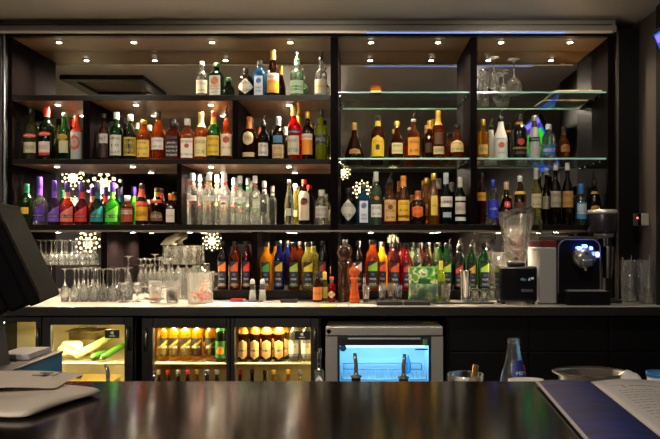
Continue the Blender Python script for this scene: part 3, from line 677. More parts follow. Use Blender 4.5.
B('C', 'liqueur_bottle', 'bottle', 'tall yellow gold liqueur bottle with gold cork cap', 433.6, 173.5, 12, 'slope', 'gold', ('D8B040', .12), [(.18, .56, 'rect', 34, 'd8b848', '|ORO|', '6c4c10')])
B('C', 'whisky_bottle', 'bottle', 'green bottle with silver capsule and red and white label, right bay third shelf', 446, 173, 13, 'wine', 'greendark', ('a8b0b4', .10), [(.34, .54, 'rect', 66, 'd4d4cc', 'DRY', 'a82c2c', .7), (.14, .24, 'rect', 40, 'a0b0c0'), (.42, .45, 'rect', 66, 'a83838')], neck=('a0a8ac', .78))
B('C', 'vermouth_bottle', 'bottle', 'dark green bottle with white capsule and two white labels, beside the middle upright', 460.2, 177, 11.8, 'wine', 'greendark', ('c8c8bc', .10), [(.22, .46, 'rect', 66, 'c8bcb0', 'BIANCO', '4c3c34'), (.08, .16, 'rect', 66, 'd4d4cc'), (.50, .58, 'rect', 66, 'c0bcb4')], neck=('b8b8ac', .78))
# third shelf, right bay B
B('C', 'brown_liqueur_bottle', 'bottle', 'slim dark brown bottle with amber band label, first right of the upright', 481.5, 173, 9, 'tall', 'brown', ('1c1410', .08), [(.46, .62, 'rect', 80, 'd09420', 'AMARO', '3c2408')])
B('C', 'ouzo_bottle', 'bottle', 'clear bottle with royal blue cap and blue label', 493, 180, 10.5, 'std', 'clear', ('2838b0', .16), [(.16, .54, 'rect', 66, '2430c0', '|OUZO|', 'e8ecf8', .9)])
B('C', 'tonic_wine_bottle', 'bottle', 'dark brown round bottle with cork stopper and red seal', 506.3, 183, 13.4, 'round', 'brown', ('c8ac84', .16), [(.40, .56, 'oval', 34, 'c83038', 'B', 'f0e0d0', .4), (.16, .34, 'round', 26, '9c9078')])
B('C', 'brandy_bottle', 'bottle', 'dark amber bottle with yellow ringed neck, behind the blender jug', 520, 176, 11.5, 'tall', 'brown', ('c8ccd0', .12), [(.26, .46, 'rect', 55, '5c2c1c'), (.62, .68, 'rect', 170, 'd8b020')])
B('C', 'grappa_bottle', 'bottle', 'pale yellow long necked wine bottle with cream label', 536, 168, 11, 'wine', 'straw', ('b8b8a8', .10), [(.30, .54, 'rect', 66, 'c8bc9c', 'VIN|BLANC', '6c5c44')], neck=('b0b0a4', .80))
B('C', 'wine_bottle', 'bottle', 'slim dark wine bottle with pale capsule, behind the two labelled wines', 546.5, 168, 9.5, 'wine', 'dark', ('c8c4b8', .12), [(.28, .5, 'rect', 62, '948a78')], dy=.09)
B('C', 'wine_bottle', 'bottle', 'dark wine bottle with white capsule and grey cream label', 555.5, 163, 11, 'wine', 'dark', ('d4d0c8', .12), [(.28, .54, 'rect', 66, 'a49a88', 'CABERNET|SAUVIGNON', '4c4438')])
B('C', 'wine_bottle', 'bottle', 'dark wine bottle with white capsule and tan orange label', 567.5, 163, 11, 'wine', 'dark', ('d0ccc4', .12), [(.28, .54, 'rect', 66, 'b48848', 'MERLOT|RESERVE', '4c341c')])
B('C', 'vodka_bottle', 'bottle', 'bottle with blue cap and white label with red lettering near right side', 580.8, 184, 11.5, 'std', 'clear', ('2470b8', .18), [(.14, .54, 'rect', 62, '3c84b8'), (.26, .50, 'rect', 54, 'd0d8dc', '|FINLAND', 'b83030', .95)], neck=('2470b8', .76))
B('C', 'whisky_bottle', 'bottle', 'dark bottle with gold neck band and gold emblem, rightmost on the third shelf', 594.5, 181, 12, 'std', 'dark', ('181410', .12), [(.24, .44, 'arch', 46, '9c6c24', 'MALT', '201408'), (.70, .76, 'rect', 170, 'a87c28')])

# ------------------------------------------------------------------ syrup bottles on the riser
def syrup(px, top, w, g, label, fruit, acc='e08020', dy=0., spout=None):
    zs, Y = ROWS['D']; Y += dy; H = Z(top, Y) - zs; R = w * .5 * Y / F
    r = make_bottle('syrup_bottle', label, 'bottle', (X(px, Y), Y, zs + .0006), H, R, 'syrup', g, ('161618', .10), None,
                    [(.07, .58, 'rect', 44, '15161a', '|||MIXER|SYRUP', 'c8ccd8', .7), (.08, .11, 'rect', 42, acc)], spout)
    prof = SH['syrup']; Hb = H * (.84 if spout else 1)
    patch(prof, R, Hb, .38, .57, 'diag', 38, off=.0022).build('fruit_picture', mat(fruit, .5), r, recalc=False)
    patch(prof, R, Hb, .29, .34, 'rect', 15, off=.0022).build('brand_strip', mat('2c4c9c', .5), r, recalc=False)
    return r
syrup(223, 241, 11, 'dark', 'dark brown syrup bottle with orange fruit label, first on the low step', 'e07818')
syrup(235, 241, 11, 'amberdark', 'red brown syrup bottle with orange leaf label, second on the low step', 'c8541c')
syrup(246.5, 241, 9.6, 'winered', 'dark syrup bottle with red and yellow label, third on the low step', 'd82c20', 'e0b020')
syrup(266.6, 242, 12, 'yellow', 'bright yellow syrup bottle right of the thin upright', '3c8c34', 'e0a020')
syrup(279, 241, 11, 'navy', 'dark blue syrup bottle between the yellow and amber syrups', 'c8a030', '3c64c8')
syrup(294, 242, 12, 'amberdark', 'amber red syrup bottle with green fruit label', '9cb83c', '50a03c')
syrup(308, 242, 13, 'straw', 'pale yellow syrup bottle with black label', 'd8c030', '8cac3c')
syrup(322.3, 241, 9, 'black', 'black syrup bottle next to the wide upright, behind the sauce bottles', 'a03828', '8c2c20')
syrup(358, 241, 10, 'dark', 'dark bottle behind the orange mill', 'd8c8c0', 'b02c28')
syrup(373, 240, 14, 'amber', 'amber syrup bottle with green lime label, behind the shot glasses', '8cc03c', '50a03c')
syrup(382.6, 242, 10, 'yellow', 'yellow syrup bottle with a fruit label, behind the shot glasses', 'd84c2c', 'e0b020', dy=.06)
syrup(395, 234, 12, 'winered', 'dark red syrup bottle with metal pour spout', 'e0541c', 'b02c20', spout='chrome')
syrup(406.5, 243, 10.5, 'red', 'red syrup bottle behind the snack packet', 'b8342c', 'c02c20')
syrup(417.5, 243, 9.5, 'clear', 'clear syrup bottle behind the snack packet', 'a8b8a0', '809c70')
syrup(427, 243, 9, 'brown', 'brown syrup bottle behind the snack packet', 'b06c38', '8c5c28')
syrup(436, 243, 9, 'olive', 'olive syrup bottle behind the snack packet', '809c48', '6c8c38')
syrup(447, 243, 11.5, 'green', 'green syrup bottle left of the cocktail shaker', 'a8c83c', '40a03c')
syrup(459, 238, 10.5, 'dark', 'dark syrup bottle with tomato label and pour spout, behind the shaker', 'd83c24', 'c02c20', spout='chrome')
syrup(471.5, 238, 10, 'green', 'green syrup bottle with pour spout, behind the shaker', 'd8a02c', '40a03c', spout='chrome')
syrup(484, 243, 12.5, 'green', 'green syrup bottle with lime label, left of the blender', 'b0d038', '3c5cac')
# ------------------------------------------------------------------ glassware
def wine_prof(H=.19, R=.035, foot=.033, bowl=.5):
    b0 = H * (1 - bowl); s = H * bowl
    o_ = [(.0001, 0), (foot, 0), (foot, .0025), (foot * .3, .008), (.0045, .016), (.0038, b0 * .6), (.0045, b0 - .006), (R * .40, b0 + s * .06), (R * .82, b0 + s * .25), (R, b0 + s * .52), (R * .97, b0 + s * .75), (R * .86, H)]
    i_ = [(R * .86 - .0013, H), (R * .97 - .0014, b0 + s * .75), (R - .0014, b0 + s * .52), (R * .82 - .0014, b0 + s * .26), (R * .38, b0 + s * .10), (.0001, b0 + s * .07)]
    return o_ + i_
def flute_prof(H=.21, R=.026, foot=.030):
    o_ = [(.0001, 0), (foot, 0), (foot, .0025), (foot * .3, .008), (.0042, .016), (.0038, H * .28), (.006, H * .34), (R * .7, H * .50), (R, H * .75), (R * .92, H)]
    i_ = [(R * .92 - .0013, H), (R - .0013, H * .75), (R * .7 - .0013, H * .51), (.004, H * .37), (.0001, H * .36)]
    return o_ + i_
def tumbler_prof(H=.095, R=.040, r=.033, base=.012):
    return [(.0001, 0), (r, 0), (r + .001, .002), (R, H), (R - .0016, H), (r - .0005, base + .002), (r - .004, base), (.0001, base)]
def inv(prof):
    H = max(z for r, z in prof); return [(r, H - z) for r, z in prof]
def glass_obj(name, prof, m=CLEAR, n=20, e=2.):
    return MB().lathe(prof, n, e=e, cap=False).build(name, m)
def place_copies(proto, spots, label, cat, group):
    for i, (x, y, z) in enumerate(spots):
        o = proto if i == 0 else proto.copy()
        if i: col.objects.link(o)
        o.location = (x, y, z); tag(o, label, cat, group)

wg = glass_obj('wine_glass', inv(wine_prof(.193, .0262, .0268, .52)))
sp = []
for row, Y in enumerate((4.12, 4.20, 4.28)):
    for k in range(11):
        px = 65 + k * 9.6 + (row % 2) * 4.8
        if px < 119 - row * 1.0: sp.append((X(px, 4.12) * (1 - .012 * row), Y, CT + .0006))
place_copies(wg, sp, 'stemmed wine glass turned upside down in the dense block beside the till', 'wine glass', 'upturned wine glasses on the counter')
# raised rack with the upper tier
def stand(name, label, cat, px0, px1, y0, y1, z, zb=CT, m=None):
    x0, x1 = X(px0, y0), X(px1, y0); xc = (x0 + x1) / 2; w = (x1 - x0) / 2
    r = thing(name, label, cat, (xc, y0, zb + .0006))
    h = z - zb - .0006
    MB().box(-w, w, 0, y1 - y0, h - .006, h, .001).build('top_board', m or pane_mat('e8f0ee'), r)
    for sx in (-w + .008, w - .008):
        for yy in (.008, y1 - y0 - .008): MB().tube([(sx, yy, 0), (sx, yy, h - .006)], .004, 8).build('leg', CHROME, r)
    return r
stand('glass_rack', 'low clear rack holding the upper tier of upturned glasses beside the till', 'rack', 32, 96.5, 4.372, 4.492, 1.293)
wg2 = glass_obj('wine_glass', inv(wine_prof(.158, .0262, .0285, .50)))
sp = [(X(px, 4.40) , 4.40 , 1.2936) for px in (41, 51.5, 62, 72.5, 83, 93)] + [(X(px, 4.46), 4.46, 1.2936) for px in (46, 56.5, 67, 77.5, 88)]
place_copies(wg2, sp, 'short wine glass turned upside down on the raised clear rack', 'wine glass', 'upturned glasses on the raised rack')
# loose glasses at the right end of the block
fl1 = glass_obj('wine_glass', wine_prof(.115, .028, .031, .55))
place_copies(fl1, [(X(124, 4.06), 4.06, CT + .0006)], 'wine glass standing upright at the front right corner of the glass block', 'wine glass', None)
g2 = glass_obj('wine_glass', wine_prof(.112, .026, .029, .55)); place_copies(g2, [(X(137, 4.10), 4.10, CT + .0006)], 'wine glass standing upright left of the tumbler holding orange drink', 'wine glass', None)
g3 = glass_obj('martini_glass', inv(flute_prof(.265, .028, .029))); place_copies(g3, [(X(128.5, 4.23), 4.23, CT + .0006)], 'tallest upturned glass with a wide foot rising above the block', 'glass', None)
# second rack: cut goblets on a tray
stand('glass_tray', 'steel tray stand holding cut goblets behind the tumblers', 'tray', 136.5, 174, 4.24, 4.385, 1.168, m=STEEL)
go = glass_obj('goblet', inv(wine_prof(.168, .0245, .0245, .60)), CRYSTAL, 12)
sp = [(X(141 + 9.1 * k + (j % 2) * 1.5, 4.27), 4.275 + .058 * j, 1.1686) for j in range(2) for k in range(4)]
place_copies(go, sp, 'cut glass goblet upside down on the steel tray stand', 'glass', 'upturned goblets on the tray stand')
stand('glass_rack', 'tall clear rack holding tumblers under the white animal figurine', 'rack', 160.5, 203, 4.395, 4.488, 1.296)
tu = glass_obj('tumbler', inv(tumbler_prof(.118, .0245, .020)), CRYSTAL, 16)
sp = [(X(166.5 + 9.4 * k, 4.42), 4.415 + .05 * j, 1.2966) for j in range(2) for k in range(4)]
sp = [(a, b if b < 4.46 else 4.463, c) for a, b, c in sp]
place_copies(tu, sp, 'clear tumbler upside down on the high rack below the figurine', 'tumbler', 'tumblers on the high rack')
hb = glass_obj('highball_glass', inv(tumbler_prof(.188, .0265, .022)), CRYSTAL, 16)
sp = [(X(180 + 9.8 * k, 4.28), 4.25 + .058 * j, CT + .0006) for j in range(2) for k in range(4) if not (j == 0 and k == 2)]
sp = [(x, y + (.02 if True else 0), z) for x, y, z in sp]
place_copies(hb, [(x, y, z) for x, y, z in sp if x < -1.03], 'tall tumbler upside down behind the plastic fruit tub', 'tumbler', 'upturned tall tumblers behind the tub')
# figurine
def skin(name, pts, edges, radii, m, sub=1):
    me = bpy.data.meshes.new(name); me.from_pydata(pts, edges, [])
    o = bpy.data.objects.new(name, me); col.objects.link(o)
    sk = o.modifiers.new('Skin', 'SKIN'); o.modifiers.new('Sub', 'SUBSURF').levels = sub
    o.modifiers['Sub'].render_levels = sub
    for v, r in zip(me.skin_vertices[0].data, radii): v.radius = (r, r)
    me.skin_vertices[0].data[0].use_root = True
    dg = bpy.context.evaluated_depsgraph_get()
    nm = bpy.data.meshes.new_from_object(o.evaluated_get(dg))
    bpy.data.objects.remove(o); bpy.data.meshes.remove(me)
    nm.polygons.foreach_set('use_smooth', [True] * len(nm.polygons))
    nm.materials.clear(); nm.materials.append(m)
    o = bpy.data.objects.new(name, nm); col.objects.link(o); return o
def U(px, py, Y=4.41): return (X(px, Y) - X(168, Y), Z(py, Y) - 1.4155)
pts = [(166, 243), (162.5, 246.8), (160.5, 249.3), (171, 240), (175.5, 236.5), (178, 236.2), (180.5, 237.5), (173, 244.3), (176.5, 244.2), (165.5, 246.0), (169.5, 246.2)]
rad = [.026, .009, .004, .027, .022, .023, .013, .010, .007, .013, .008]
edg = [(0, 1), (1, 2), (0, 3), (3, 4), (4, 5), (5, 6), (3, 7), (7, 8), (0, 9), (9, 10)]
P3 = [(U(*p)[0], (.006 if i in (7, 8, 9, 10) else 0), max(U(*p)[1], rad[i] * .95)) for i, p in enumerate(pts)]
P3[2] = (P3[2][0], 0, .004); P3[1] = (P3[1][0], 0, .012)
fg = thing('animal_figurine', 'white ceramic animal figurine crouching on the upturned tumblers', 'figurine', (X(168, 4.41), 4.412, 1.4155))
b = skin('body', P3, edg, rad, mat('8c867a', .45)); b.parent = fg
MB().lathe([(.020, 0), (.021, .002), (.021, .007), (.017, .009)], 16, M=Matrix.Translation((U(177.5, 0)[0], 0, U(0, 234.4)[1]))).build('flat_cap', mat('8c8678', .5), fg)
e_ = MB()
for yy in (-.016, .004): e_.sphere((U(180, 0)[0], yy - .003, U(0, 236.6)[1]), .0025)
e_.build('eyes', BLACK, fg)
# tumblers in front, with contents
def tumbler(px, w, top, Y, label, liquid=None, lc='c86428', lh=.3, name='tumbler', extra=None):
    H = Z(top, Y) - CT; R = w * .5 * Y / F
    r = thing(name, label, 'glass', (X(px, Y), Y, CT + .0006))
    MB().lathe(tumbler_prof(H, R, R * .80, min(.012, H * .15)), 24, cap=False).build('glass_body', CLEAR, r)
    if liquid:
        b0 = min(.012, H * .15) + .003
        MB().lathe([(R * .80 - .004, b0), (R * (.80 + .20 * (b0 + lh * H) / H) - .0045, b0 + lh * H)], 20).build('drink', mat(lc, .4), r)
    return r
tumbler(155, 13.5, 281, 4.03, 'short clear tumbler with a little orange garnish on the front counter edge', True, 'c07040', .12)
t = tumbler(172.5, 14.5, 281, 4.03, 'short clear tumbler holding something dark, left of the fruit tub', True, '54483e', .45)
# fruit tub
Y = 3.99; x = X(200.5, Y); H = Z(272, Y) - CT
tub = thing('fruit_tub', 'clear plastic tub with dried orange and red fruit, on the counter', 'tub', (x, Y, CT + .0006))
MB().lathe([(.0001, 0), (.064, 0), (.066, .002), (.077, H - .006), (.082, H - .006), (.082, H), (.0755, H), (.065, .004), (.0001, .004)], 28, e=3.5, cap=False).build('tub_wall', glass('f8f8f6', .75, .04, 1.15), tub)
for k in range(42):
    a = random.uniform(0, 2 * PI); rr = .048 * math.sqrt(random.random()); zz = .014 + (k / 42) * H * (.30 + .26 * max(0, math.cos(a - PI / 2 + .6)))
    c = random.choice(['d8601c', 'c8441c', '8c2818', 'e88828', '4c1c14', 'c0a080'])
    MB().sphere((rr * math.cos(a), rr * math.sin(a), zz), .014, (1, random.uniform(.6, 1), random.uniform(.35, .6)), 10, 6).build('fruit_piece', mat(c, .5), tub)
# salt shakers, small bottles, mills
def shaker(px, top, w, label):
    Y = 4.10; R = w * .5 * Y / F; H = Z(top, Y) - CT
    r = thing('salt_shaker', label, 'shaker', (X(px, Y), Y, CT + .0006))
    MB().lathe([(.0001, 0), (R, 0), (R, .003), (R * .6, H * .78), (R * .45, H * .80), (.0001, H * .80)], 12, cap=False).build('glass_body', CRYSTAL, r)
    MB().lathe([(R * .3, .004), (R * .75, .005), (R * .5, H * .5)], 12).build('salt', mat('c8c8c4', .8), r)
    MB().lathe([(R * .62, H * .785), (R * .66, H * .82), (R * .55, H * .94), (R * .25, H)], 16).build('steel_top', STEEL, r)
shaker(252.5, 279, 8, 'left of two small glass shakers on the counter')
shaker(262.5, 279, 8, 'right of two small glass shakers, under the thin upright')
def small_bottle(px, top, w, shape, g, cap, labels, name, label, Y=4.07, neck=None):
    H = Z(top, Y) - CT
    return make_bottle(name, label, 'bottle', (X(px, Y), Y, CT + .0006), H, w * .5 * Y / F, shape, g, cap, neck, labels)
small_bottle(317.5, 272, 9, 'std', 'brown', ('201c18', .14), [(.08, .50, 'rect', 70, 'd87c28', '|BITTERS|', '3c1c08')], 'bitters_bottle', 'small brown bitters bottle with orange paper label, left of the pepper mill')
small_bottle(324.6, 272, 6.6, 'tall', 'olive', ('e4c420', .26), [(.12, .5, 'rect', 60, 'a89840')], 'sauce_bottle', 'small slim bottle with yellow cap between two sauces', Y=4.11)
small_bottle(331.6, 277, 8, 'std', 'red', ('d83420', .12), [(.16, .46, 'diamond', 66, 'e0c898', 'HOT', '7c1c14')], 'hot_sauce_bottle', 'small red hot sauce bottle with red cap and diamond label', neck=('2c6c34', .78))
def mill(px, top, w, Y, c, name, label):
    H = Z(top, Y) - CT; R = w * .5 * Y / F
    r = thing(name, label, 'mill', (X(px, Y), Y, CT + .0006))
    m = mat(c, .22, noise=.25, nscale=40, stretch=(1, 1, .3), spec=.4)
    MB().lathe([(R * 1., 0), (R * 1.02, .004), (R * .98, H * .05), (R * .90, H * .06), (R * .96, H * .10), (R * .90, H * .17), (R * .82, H * .18), (R * .88, H * .21), (R * .70, H * .34), (R * .54, H * .47), (R * .60, H * .55), (R * .84, H * .60), (R * .86, H * .625), (R * .66, H * .64)], 24).build('body', m, r)
    MB().lathe([(R * .58, H * .641), (R * .60, H * .665), (R * .90, H * .70), (R * 1.02, H * .755), (R * 1.02, H * .80), (R * .88, H * .86), (R * .55, H * .90), (R * .30, H * .91)], 24).build('head', m, r)
    MB().lathe([(R * .14, H * .905), (R * .12, H * .93), (R * .24, H * .95), (R * .26, H * .975), (R * .12, H)], 14).build('knob', STEEL, r)
mill(343.7, 239.5, 13.2, 4.09, '30190c', 'pepper_mill', 'tall dark turned wood pepper mill on the counter')
mill(354.5, 263, 10.8, 4.03, 'b84c14', 'salt_mill', 'short orange wooden mill beside the dark pepper mill')
# lighter, tray, papers
lt = thing('lighter', 'red lighter lying flat on the counter behind the paper sheet', 'lighter', (X(238, 4.12), 4.12, CT + .0006))
MB().box(-.042, .030, -.010, .010, 0, .016, .004).build('body', mat('c83424', .3), lt); MB().box(.0305, .044, -.009, .009, .001, .015, .002).build('metal_hood', STEEL, lt)
ty = thing('card_tray', 'small black tray on the counter under the amber syrup', 'tray', (X(289, 4.05), 4.05, CT + .0006))
mb = MB().box(-.046, .046, -.03, .03, 0, .006, .001).box(-.046, .046, -.03, -.026, .006, .018).box(-.046, .046, .026, .03, .006, .018).box(-.046, -.042, -.026, .026, .006, .018).box(.042, .046, -.026, .026, .006, .018)
mb.build('body', mat('1a1a1c', .35), ty); MB().box(-.036, .036, -.02, .02, .0062, .010).build('insert', STEEL, ty)
tg = thing('corkscrew', 'small metal corkscrew lying right of the two shakers', 'tool', (X(268, 4.03), 4.03, CT + .0006))
MB().box(-.03, .03, -.006, .006, 0, .011, .003).build('handle', CHROME, tg)
MB().tube([(.03, 0, .006)] + [(.03 + .0015 * i, .004 * math.cos(i * 1.2), .0065 + .004 * math.sin(i * 1.2)) for i in range(1, 18)], .0015, 6).build('spiral', STEEL, tg)
def sheet(name, label, poly, Y0, c, z0=CT, th=.0012, cat='paper'):
    xs_ = [p[0] for p in poly]; ys_ = [p[1] for p in poly]; cx, cy = sum(xs_) / len(xs_), sum(ys_) / len(ys_)
    o = MB().prism([(a - cx, b - cy) for a, b in poly], 0, th).build(name, mat(c, .6)); o.location = (cx, cy, z0 + .0006)
    return tag(o, label, cat)
sheet('paper_sheet', 'white sheets of paper on the counter in front of the shakers', [(X(196, 3.86), 3.83), (X(252, 3.86), 3.83), (X(258, 3.99), 3.99), (X(216, 3.99), 4.02)], 0, 'e4e2dc')
sheet('paper_sheet', 'small grey paper slip at the left of the white sheets', [(X(178, 3.86), 3.84), (X(194, 3.86), 3.82), (X(203, 3.95), 3.90), (X(188, 3.95), 3.91)], 0, '5c5650')
sheet('price_card', 'yellow price card at the counter front edge', [(X(320.5, 3.82), 3.815), (X(336, 3.82), 3.815), (X(336, 3.86), 3.87), (X(320.5, 3.86), 3.87)], 0, 'e8e020', cat='card')
sheet('price_card', 'small white price card right beside the yellow card', [(X(337, 3.82), 3.815), (X(347.5, 3.82), 3.815), (X(347.5, 3.86), 3.87), (X(337, 3.86), 3.87)], 0, 'e0e0dc', cat='card')
sheet('price_card', 'wide white price card in front of the orange mill', [(X(350, 3.82), 3.815), (X(376.5, 3.82), 3.815), (X(376, 3.86), 3.87), (X(350, 3.86), 3.87)], 0, 'd8d8d6', cat='card')
# shot glasses and snacks
def mat_tray(px0, px1, Y0, Y1, label, h=.012):
    o = MB().box(X(px0, Y0), X(px1, Y0), Y0, Y1, CT + .0006, CT + h, .003)
    r = o.build('bar_mat', mat('101012', .5))
    return tag(r, label, 'mat')
mat_tray(377, 402.5, 3.86, 4.02, 'black rubber bar mat under the shot glasses', .022)
mat_tray(404.5, 430.5, 3.86, 3.99, 'black rubber bar mat in front of the snack basket', .022)
mat_tray(433, 494, 3.95, 4.11, 'long black bar mat under the cocktail shaker', .010)
def shot(px, w, top, Y, z, label, c=None):
    H = Z(top, Y) - z; R = w * .5 * Y / F
    r = thing('shot_glass', label, 'glass', (X(px, Y), Y, z + .0006))
    MB().lathe(tumbler_prof(H, R, R * .72, H * .22), 18, cap=False).build('glass_body', CLEAR, r)
    if c:
        mb = MB()
        for k in range(5):
            a = k * 1.3; mb.tube([(.3 * R * math.cos(a), .3 * R * math.sin(a), H * .24), (.55 * R * math.cos(a), .55 * R * math.sin(a), H * .95)], .0022, 6)
        mb.build('sticks', mat(c, .5), r)
    return r
shot(366, 8, 286, 4.05, CT, 'small glass with pale sticks right of the orange mill', 'c8b890')
shot(382.3, 8, 285.5, 3.95, CT + .022, 'shot glass with white sticks on the bar mat', 'd0d0cc')
shot(390.8, 7.5, 283.5, 3.99, CT + .022, 'middle shot glass with yellow sticks on the bar mat', 'd0b440')
shot(398.3, 8, 285.5, 3.95, CT + .022, 'shot glass with lilac sticks on the bar mat', 'a8a0cc')
shot(446, 10, 284, 4.0, CT + .010, 'glass with wooden sticks left of the steel shaker', 'b09068')
# basket with snack packet
Y = 4.03; bx_ = X(423.5, Y)
bk = thing('plastic_basket', 'clear plastic basket holding the green snack packet', 'basket', (bx_, Y, CT + .0006))
H = Z(283.5, Y) - CT
MB().lathe([(.0001, 0), (.068, 0), (.070, .002), (.081, H - .004), (.088, H - .004), (.088, H), (.0795, H), (.069, .004), (.0001, .004)], 28, e=5, cap=False, sy=.55).build('basket_wall', glass('eef2f0', .5, .12, 1.2), bk)
pk = thing('snack_packet', 'bright green and white snack packet standing in the clear basket', 'packet', (bx_ - .002, Y, CT + .006))
pw, ph = 15 * Y / F, Z(267, Y) - CT - .006
vs = []; fs = []; nu, nv = 16, 16
for side in (-1, 1):
    for j in range(nv + 1):
        for i in range(nu + 1):
            u = i / nu * 2 - 1; v = j / nv
            th = .024 * (1 - abs(u) ** 3) * (math.sin(PI * min(1, max(0, (v - .0) / .95))) ** .6 if v < .95 else 0)
            vs.append((u * pw * (1 - .05 * math.sin(PI * v)), side * th + .002 * math.sin(9 * u + 5 * v), v * ph + .006 * math.sin(3 * u) * v))
n = (nu + 1) * (nv + 1)
for s_ in (0, n):
    for j in range(nv):
        for i in range(nu): a = s_ + j * (nu + 1) + i; fs.append((a, a + 1, a + nu + 2, a + nu + 1))
mp_, nt, out = new_mat('packet_print')
p = nt.nodes.new('ShaderNodeBsdfPrincipled'); p.inputs['Roughness'].default_value = .3
tc = nt.nodes.new('ShaderNodeTexCoord'); nz = nt.nodes.new('ShaderNodeTexNoise'); nz.inputs['Scale'].default_value = 22; nz.inputs['Detail'].default_value = 1
rp = nt.nodes.new('ShaderNodeValToRGB'); rp.color_ramp.interpolation = 'CONSTANT'
for k, (pos, c) in enumerate([(0, '10505c'), (.39, '2c7c34'), (.45, '64b820'), (.51, 'b0d870'), (.55, 'e4e8d4'), (.60, 'd87828'), (.63, '48a028')]):
    el = rp.color_ramp.elements[k] if k < 2 else rp.color_ramp.elements.new(pos)
    el.position = pos; el.color = (*lin(c), 1)
nt.links.new(tc.outputs['Object'], nz.inputs['Vector']); nt.links.new(nz.outputs['Fac'], rp.inputs[0]); nt.links.new(rp.outputs[0], p.inputs['Base Color']); nt.links.new(p.outputs[0], out.inputs[0])
MB().add(vs, fs, True).build('packet_bag', mp_, pk, recalc=False)
MB().box(-pw * .98, pw * .98, -.0035, .0035, ph * .965, ph * 1.01).build('top_seal', mat('7cd040', .35), pk)
MB().box(-pw * .35, pw * .45, -.0275, -.0258, ph * .52, ph * .66, .0005).build('name_panel', mat('165c38', .4), pk)
# olive jar, shaker
small_bottle(441, 261, 9, 'squat', 'lime', ('d8c850', .22), [(.14, .5, 'rect', 60, '2c3424')], 'olive_bottle', 'small squat bottle with pale yellow cap, left of the shaker', Y=4.13)
Y = 4.03; H = Z(270.5, Y) - CT - .010; R = 6.2 * Y / F
ck = thing('cocktail_shaker', 'polished steel cocktail shaker tin on the long bar mat', 'shaker', (X(465.3, Y), Y, CT + .0106))
MB().lathe([(R * .72, 0), (R * .74, .003), (R * .98, H - .004), (R * 1.02, H - .002), (R, H), (R * .96, H - .001), (R * .70, .004), (.0001, .004)], 28, cap=False).build('tin', CHROME, ck)
MB().lathe([(R * .74, 0), (R * .76, .012)], 28, cap=False).build('base_ring', STEEL, ck)
sp = [(X(475, 4.03), 4.03, CT + .0106), (X(484.5, 4.0), 4.0, CT + .0106), (X(493, 4.05), 4.06, CT + .0106), (X(480, 4.12), 4.09, CT + .0106)]
sg = glass_obj('shot_glass', inv(tumbler_prof(.074, .0255, .020, .016)), CRYSTAL, 14)
place_copies(sg, sp[:3], 'small upturned glass right of the steel shaker on the bar mat', 'glass', 'upturned small glasses by the shaker')
# tall glasses behind the blender
tg_ = glass_obj('highball_glass', tumbler_prof(.225, .030, .025), CRYSTAL, 18)
place_copies(tg_, [(X(497, 4.40), 4.40, 1.1471), (X(509, 4.44), 4.44, 1.1471), (X(521, 4.40), 4.40, 1.1471), (X(532, 4.44), 4.44, 1.0896 + .0575)][:3], 'tall clear highball glass on the step behind the blender', 'glass', 'highball glasses behind the blender')

# ------------------------------------------------------------------ blender with clear jug
Y = 4.0
bl = thing('blender', 'black countertop blender with empty clear jug', 'blender', (X(516, Y), Y, CT + .0006))
k = Y / F
zb = Z(266, Y) - CT
MB().box(-.105, .105, -.075, .085, .012, zb, .012).build('base', mat('0e0e11', .22, coat=.3), bl)
for sx in (-.085, .085):
    for sy in (-.055, .065): MB().lathe([(.012, 0), (.013, .0125)], 12, M=Matrix.Translation((sx, sy, 0))).build('foot', BLACK, bl)
pn = MB().box(-.012, .098, -.0785, -.0745, .035, zb - .010, .002).build('control_panel', mat('0a0a10', .2), bl)
MB().box(.012, .078, -.081, -.0785, .070, .084, .002).build('switch_slot', mat('5c5c60', .3, .6), pn)
flat_text('dip', .034, .016, Matrix.Translation((.024, -.0790, .142)) @ Matrix.Rotation(PI / 2, 4, 'X'), mat('8cb8e0', .5), 'lettering', pn)
MB().prism([(.050, .134), (.062, .134), (.058, .150)], -.0795, -.0786, 'y').box(.066, .082, -.0795, -.0786, .140, .152).build('symbols', mat('c8ccd0', .5), pn)
MB().lathe([(.048, zb), (.055, zb + .006), (.052, zb + .022)], 24).build('jug_seat', mat('1c1c20', .3), bl)
zj0 = zb + .0225; zj1 = Z(214, Y) - CT
JUG = glass('fdfefe', .45, .0, 1.45)
jg = MB().lathe([(.050, zj0), (.056, zj0 + .01), (.096, zj1), (.0935, zj1), (.053, zj0 + .014), (.0001, zj0 + .013)], 24, e=3.2, cap=False).build('jug', JUG, bl); jg['label'] = 'clear blender jug'
MB().tube([(.096, 0, zj1 - .012), (.128, 0, zj1 - .022), (.142, 0, zj1 - .055), (.134, 0, zj1 - .12)], [.010, .011, .011, .009], 10).build('jug_handle', glass('e8eeee', .45, 0, 1.3), jg)
lid = MB()
Ml = Matrix.Translation((-.008, 0, zj1 + .0165)) @ Matrix.Rotation(math.radians(-12), 4, 'Y')
lid.lathe([(.098, -.008), (.100, 0), (.096, .010), (.07, .013)], 24, e=3.2, M=Ml).build('jug_rim_lid', glass('c8ccd0', .5, .06, 1.4), bl)
MB().lathe([(.016, zj0 + .014), (.012, zj0 + .03), (.004, zj0 + .036)], 12).build('blade_hub', STEEL, bl)
